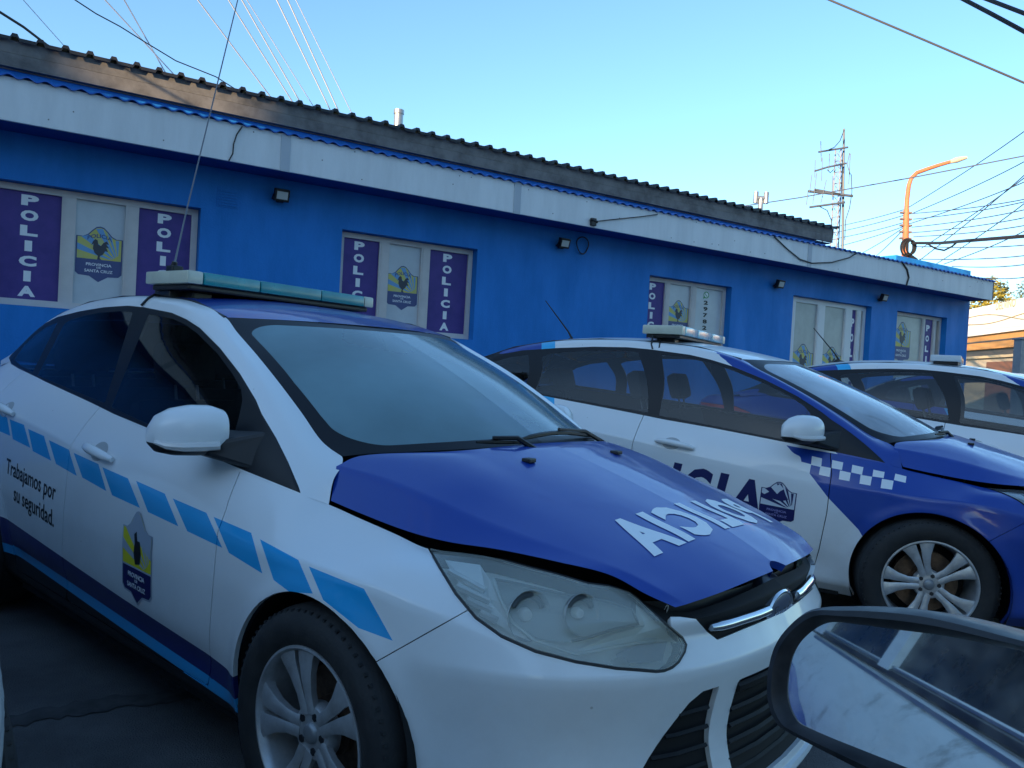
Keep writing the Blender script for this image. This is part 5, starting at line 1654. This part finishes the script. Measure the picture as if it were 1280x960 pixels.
# grey upright cabinet at the right edge
c = at_depth(1277, 470, 15)
q = MB(); q.box(-.12, .6, -.12, .12, 0, at_depth(1277, 425, 15).z); q.box(-.15, .63, -.15, .15, at_depth(1277, 425, 15).z, at_depth(1277, 425, 15).z + .04)
o = q.build('meter_cabinet', mat('cabinet_grey', (.34, .36, .36), .6, noise=.15), None, bevel=.01); o.location = (c.x, c.y, 0); tag(o, 'grey upright meter cabinet in front of the shop at the right edge', 'cabinet')

# autumn trees behind the shop
LEAFY = mat('yellow_leaves', (.30, .22, .018), .7, noise=.5, nscale=2, color2=(.10, .11, .012)); LEAFG = mat('olive_leaves', (.10, .10, .025), .7, noise=.5, nscale=2, color2=(.05, .06, .015)); BARK = mat('bark', (.08, .06, .045), .9)


def tree(x, y, h, rad, m, label, seed, nc=26, leaf=.11):
    rn = random.Random(seed); t = empty('tree', label, 'tree', (x, y, 0), 0, 'trees behind the shop')
    q = MB(); q.tube([(0, 0, 0), (.1, 0, h * .4), (0, .1, h * .75)], [.22, .15, .06], 8)
    for k in range(7):
        a = rn.uniform(0, 2 * PI); q.tube([(.08, 0, h * .4 + k * .2), (rad * .7 * math.cos(a), rad * .7 * math.sin(a), h * .65 + rn.uniform(0, h * .2))], [.07, .02], 5)
    q.build('trunk', BARK, t, smooth='auto')
    q = MB(); cl = [(rn.gauss(0, rad * .5), rn.gauss(0, rad * .5), h * .72 + rn.gauss(0, h * .12), rn.uniform(.25, .5) * rad) for _ in range(nc)]
    for cx, cy, cz, cr in cl:
        for _ in range(90):
            p = Vector((rn.gauss(0, 1), rn.gauss(0, 1), rn.gauss(0, 1))).normalized() * cr * rn.uniform(.3, 1) + Vector((cx, cy, cz))
            a = Vector((rn.gauss(0, 1), rn.gauss(0, 1), rn.gauss(0, 1))).normalized() * leaf; b = a.orthogonal().normalized() * leaf * .55
            q.add([p - a, p + b, p + a, p - b], [(0, 1, 2, 3)])
    q.build('crown', m, t)


c = at_depth(1242, 352, 42); tree(c.x, c.y, c.z + .25, 1.3, LEAFY, 'bright yellow autumn tree just above the shop roof', 1)
c = at_depth(1258, 360, 46); tree(c.x, c.y, c.z + .2, 1.3, LEAFG, 'olive green tree right of the yellow tree behind the shop', 2)
c = at_depth(1276, 362, 48); tree(c.x, c.y, c.z + .2, 1.6, LEAFG, 'olive green tree at the right edge behind the shop', 3)
# ------------------------------------------------------------------ the two-storey block across the street that shades the lot (behind the camera)
BLK = mat('street_plaster', (.52, .50, .47), .85, noise=.2, nscale=.6)
bk = empty('street_block', 'three-storey plastered block across the street whose shade covers the lot', 'building', (-24, -16.5, 0))
q = MB()
q.box(-26, 21, -5, 1.5, 0, 10.0); q.build('wall', BLK, bk)
q = MB(); pf = [(-26, 10.002), (-26, 11.2), (3.3, 11.2), (3.3, 10.46), (4.18, 10.46), (4.18, 12.0), (4.3, 12.0), (4.3, 13.4), (21, 13.4), (21, 10.002)]  # unseen roofline, stepped and notched to place the sun patch and the shade
q.add([(x, 1.2, z) for x, z in pf] + [(x, 1.5, z) for x, z in pf], [tuple(range(10)), tuple(range(10, 20))] + [(k, (k + 1) % 10, 10 + (k + 1) % 10, 10 + k) for k in range(10)])
q.build('parapet', BLK, bk)
for k in range(12):
    for z in (1.0, 4.2, 7.4):
        w = MB(); x = -23 + k * 3.7; w.box(x, x + 1.5, 1.502, 1.55, z, z + 1.6); o = w.build('window', mat('street_window', (.05, .06, .07), .15), bk)

ab = empty('sky_blocker', 'unseen three-storey block added across the street at right to hide low sky', 'building', (22, -20, 0))  # added out of view to cut low sky light and deepen shade under the fascia
q = MB(); q.box(-21.5, 25, -5, 5, 0, 10.6); q.build('wall', mat('sky_blocker_plaster', (.50, .49, .47), .85, noise=.2, nscale=.5), ab)
for k in range(11):
    for z in (1.2, 4.4, 7.6):
        w = MB(); x = -19.5 + k * 4; w.box(x, x + 1.6, 5.002, 5.05, z, z + 1.6); w.build('window', mat('street_window', (.05, .06, .07), .15), ab)

tree(-11.2, 3.6, 7.8, 2.0, mat('dark_leaves', (.035, .05, .02), .7, noise=.5, nscale=2), 'unseen dense tree added left of the parked cars to darken window reflections', 9, 120, .26)  # added out of view to darken the near car's window reflections
tree(-13.2, 7.4, 8.6, 2.2, mat('dark_leaves', (.035, .05, .02), .7, noise=.5, nscale=2), 'unseen taller tree added behind the first one to darken window reflections', 12, 110, .26)  # second added tree, thickens the dark backdrop the side windows reflect
bpy.data.objects['tree.004']['group'] = 'unseen trees added for reflections'
bpy.data.objects['tree.003']['group'] = 'unseen trees added for reflections'

nb = empty('added_dark_house', 'unseen two-storey house added left of the lot to darken window reflections', 'building', (-24, 5, 0))  # added out of view so the near car's windows reflect something dark
q = MB(); q.box(-5, 2.5, -8, 9, 0, 6.6); q.build('wall', mat('added_house_plaster', (.16, .16, .17), .85, noise=.2, nscale=.6), nb)
q = MB(); q.box(-5.2, 2.8, -8.2, 9.2, 6.602, 6.8); q.build('roof', SHEETD, nb)
for k in range(4):
    for z in (1.0, 4.0):
        w = MB(); w.box(2.502, 2.55, -6.5 + k * 4, -5 + k * 4, z, z + 1.5); w.build('window', mat('street_window', (.05, .06, .07), .15), nb)

# ------------------------------------------------------------------ the camera's own car: weathered white side and door mirror
own = empty('weathered_car', 'old white car with peeling paint, its black door mirror in the lower right corner', 'car', (0, .28, 0))
YB = .28
mdist = .60
dm = ray_dir(1135, 872); dm = Vector(dm).normalized(); MC = Vector((0, 0, CAMH)) + dm * mdist
dv = Vector(ray_dir(880, 712)).normalized(); rv = Vector((-1, 0, 0))
nn = (rv - dv).normalized()                  # mirror normal, towards the camera
mx = Vector((0, 0, 1)).cross(nn).normalized(); my = nn.cross(mx).normalized()
OWNO = Vector(own.location)


def mirror_px(u, v, off=0.0):
    d = Vector(ray_dir(u, v)); o = Vector((0, 0, CAMH)); t = (MC + nn * off - o).dot(nn) / d.dot(nn); return o + d * t


def closed_spline(P, n=10):
    P = [Vector(p) for p in P]; out = []; m = len(P)
    for i in range(m):
        p0, p1, p2, p3 = P[i - 1], P[i], P[(i + 1) % m], P[(i + 2) % m]
        for k in range(n):
            t = k / n; out.append(.5 * (2 * p1 + (p2 - p0) * t + (2 * p0 - 5 * p1 + 4 * p2 - p3) * t * t + (3 * p1 - p0 - 3 * p2 + p3) * t ** 3))
    return out


GLP = [(980, 868), (985, 826), (1001, 798), (1031, 778), (1070, 780), (1110, 785), (1172, 793), (1235, 805), (1290, 818), (1318, 840), (1326, 890), (1318, 960), (1296, 1004), (1250, 1004), (1180, 981), (1120, 957), (1070, 937), (1010, 912), (990, 898)]
inn = closed_spline([mirror_px(u, v) for u, v in GLP], 6)
cen = sum(inn, Vector()) / len(inn)
MIRR = bpy.data.materials.new('dusty_mirror'); MIRR.use_nodes = True
_n = MIRR.node_tree.nodes; _l = MIRR.node_tree.links; _b = _n['Principled BSDF']
_b.inputs['Metallic'].default_value = 1; _b.inputs['Roughness'].default_value = .02; _b.inputs['Base Color'].default_value = (.82, .84, .84, 1)
_df = _n.new('ShaderNodeBsdfDiffuse'); _df.inputs[0].default_value = (.45, .46, .44, 1); _mx = _n.new('ShaderNodeMixShader'); _tc = _n.new('ShaderNodeTexCoord')
_ns = _n.new('ShaderNodeTexNoise'); _ns.inputs['Scale'].default_value = 55; _ns.inputs['Detail'].default_value = 9; _l.new(_tc.outputs['Object'], _ns.inputs['Vector'])
_mr = _n.new('ShaderNodeMapRange'); _mr.inputs[1].default_value = .45; _mr.inputs[2].default_value = .8; _mr.inputs[3].default_value = .03; _mr.inputs[4].default_value = .30
_l.new(_ns.outputs['Fac'], _mr.inputs[0]); _l.new(_mr.outputs[0], _mx.inputs[0]); _l.new(_b.outputs[0], _mx.inputs[1]); _l.new(_df.outputs[0], _mx.inputs[2]); _l.new(_mx.outputs[0], _n['Material Output'].inputs[0])
hs = MB(); n = len(inn); vs = []
out = []
for p in inn: d = (p - cen); out.append(d.normalized())
prof = [(-.001, -.004), (.002, .003), (.006, .0075), (.0105, .006), (.013, 0), (.014, -.012), (.012, -.045), (-.012, -.075), (-.045, -.09)]
for dr, h_ in prof:
    for p, o_ in zip(inn, out): vs.append(p + o_ * dr + nn * h_ - OWNO)
fs = [(i * n + k, i * n + (k + 1) % n, (i + 1) * n + (k + 1) % n, (i + 1) * n + k) for i in range(len(prof) - 1) for k in range(n)]
fs.append(tuple((len(prof) - 1) * n + k for k in range(n)))
hs.add(vs, fs); hs.add([MC - OWNO + mx * -.03 - my * .02 - nn * .05, MC - OWNO + mx * -.03 - my * .06 - nn * .05, Vector((MC.x + .1, 0, MC.z - .08)), Vector((MC.x + .1, 0, MC.z - .02))], [(0, 1, 2, 3)])
hm = hs.build('door_mirror', mat('mirror_housing', (.010, .011, .014), .38, noise=.3, nscale=40, color2=(.03, .03, .035)), own, smooth='auto')
q = MB(); q.add([p - OWNO - nn * .003 for p in inn], [tuple(range(n))]); q.build('mirror_glass', MIRR, hm)

# body side, local x forward (0 at camera), y outwards, z up
PEEL = bpy.data.materials.new('peeling_white_paint'); PEEL.use_nodes = True
_n = PEEL.node_tree.nodes; _l = PEEL.node_tree.links; _b = _n['Principled BSDF']; _tc = _n.new('ShaderNodeTexCoord')
_ns = _n.new('ShaderNodeTexNoise'); _ns.inputs['Scale'].default_value = 9; _ns.inputs['Detail'].default_value = 10; _ns.inputs['Roughness'].default_value = .7; _l.new(_tc.outputs['Object'], _ns.inputs['Vector'])
_cr = _n.new('ShaderNodeValToRGB'); _cr.color_ramp.elements[0].position = .56; _cr.color_ramp.elements[0].color = (.78, .78, .74, 1); _cr.color_ramp.elements[1].position = .63; _cr.color_ramp.elements[1].color = (.52, .52, .49, 1)
_e = _cr.color_ramp.elements.new(.72); _e.color = (.34, .27, .20, 1)
_l.new(_ns.outputs['Fac'], _cr.inputs[0]); _l.new(_cr.outputs[0], _b.inputs['Base Color']); _b.inputs['Roughness'].default_value = .4
secs = []
xs = np.linspace(-3.4, -.02, 30)
vs = []; fs = []
for x in xs:
    t = (x + 3.4) / 3.38
    nar = .10 * max(0, (-x - 2.4) / 1.0) ** 2
    for y, z in ((-.10, .30), (.02, .36), (.05, .55), (.06, .74), (.045, .80), (.05, .83), (.02, .90), (-.03, .955), (-.06, .975)): vs.append((x, y - nar, z + .03 * (1 - t)))
m_ = 9
for i in range(len(xs) - 1):
    for k in range(m_ - 1): fs.append((i * m_ + k, (i + 1) * m_ + k, (i + 1) * m_ + k + 1, i * m_ + k + 1))
q = MB(); q.add(vs, fs); q.build('body_side', PEEL, own, smooth='auto')
gl = lambda x, k: (x, -.065 - .17 * k, 1.005 + .40 * k)
DG = mat('dirty_window', (.010, .012, .018), .25, noise=.6, nscale=14, color2=(.045, .05, .058), spec=.25)
for a, b in ((-1.02, -.10), (-1.98, -1.12), (-2.44, -2.16)):
    q = MB(); q.add([gl(a - .0, 0), gl(b, 0), gl(b - .04, 1), gl(a - .10, 1)], [(0, 1, 2, 3)]); q.build('window', DG, own)
for a, b, c_, d_ in ((-1.12, -1.02, -1.24, -1.12), (-2.16, -1.98, -2.34, -2.08), (-2.74, -2.44, -2.98, -2.62)):
    q = MB(); f_ = lambda x, k, o_: (x, -.060 - .17 * k + o_, 1.005 + .40 * k)
    q.add([f_(a, 0, .012), f_(b, 0, .012), f_(d_, 1, .012), f_(c_, 1, .012), f_(a, 0, -.03), f_(b, 0, -.03), f_(d_, 1, -.03), f_(c_, 1, -.03)], [(0, 1, 2, 3), (4, 5, 6, 7), (0, 4, 7, 3), (1, 5, 6, 2)])
    q.build('pillar', PEEL, own)
for y, z, rr_, m in ((-.05, .976, .008, mat('dull_chrome', (.4, .41, .42), .3, .8)), (-.062, .996, .012, BLACKP), (-.06, 1.008, .005, mat('dull_chrome', (.4, .41, .42), .3, .8))):
    q = MB(); q.tube([(x, y, z + .03 * (1 - (x + 3.4) / 3.38) * .6) for x in np.linspace(-2.1, -.10, 12)], rr_, 6); q.build('belt_moulding', m, own, smooth='auto')
q = MB(); q.add([(-3.5, -.22, 1.40), (-.12, -.22, 1.42), (-.12, -.5, 1.47), (-3.3, -.5, 1.45)], [(0, 1, 2, 3)]); q.build('roof', PEEL, own)
q = MB(); q.add([(-3.4, -.10, .99), (-2.7, -.08, 1.0), (-2.9, -.6, 1.02), (-3.4, -.6, 1.0)], [(0, 1, 2, 3)]); q.build('rear_deck', PEEL, own)

# ------------------------------------------------------------------ light, sky, camera
SUN_EL = 14.0; SH_ = Vector((.6, .8, 0))
sd = bpy.data.lights.new('sun', 'SUN'); sd.energy = 5.0; sd.angle = math.radians(.5); sd.color = (1.0, .74, .46)
so = bpy.data.objects.new('sun', sd); COL.objects.link(so)
trav = Vector((SH_.x * math.cos(math.radians(SUN_EL)), SH_.y * math.cos(math.radians(SUN_EL)), -math.sin(math.radians(SUN_EL))))
so.rotation_euler = trav.to_track_quat('-Z', 'Y').to_euler(); so.location = (-10, -12, 14)
w = bpy.data.worlds.new('World'); SC.world = w; w.use_nodes = True
nt = w.node_tree; bg = nt.nodes['Background']; sky = nt.nodes.new('ShaderNodeTexSky'); sky.sky_type = 'NISHITA'; sky.sun_disc = False
sky.sun_elevation = math.radians(SUN_EL); sky.sun_rotation = math.atan2(-SH_.x, -SH_.y); sky.altitude = 100; sky.air_density = 1.0; sky.dust_density = .8; sky.ozone_density = 1.8
tint = nt.nodes.new('ShaderNodeMix'); tint.data_type = 'RGBA'; tint.blend_type = 'MULTIPLY'; tint.inputs[0].default_value = 1; tint.inputs[7].default_value = (.69, .885, 1.0, 1)
nt.links.new(sky.outputs[0], tint.inputs[6]); nt.links.new(tint.outputs[2], bg.inputs[0]); bg.inputs[1].default_value = .15

cam = bpy.data.cameras.new('camera'); co = bpy.data.objects.new('camera', cam); COL.objects.link(co); SC.camera = co
cam.sensor_width = 36; cam.lens = FOC / 1280 * 36; cam.clip_start = .02; cam.clip_end = 3000
co.matrix_world = Matrix(((CR[0], CU[0], -CF[0], 0), (CR[1], CU[1], -CF[1], 0), (CR[2], CU[2], -CF[2], CAMH), (0, 0, 0, 1)))
vs_ = SC.view_settings; vs_.view_transform = 'Standard'; vs_.look = 'None'; vs_.exposure = 1.32; vs_.gamma = 1; vs_.use_curve_mapping = False
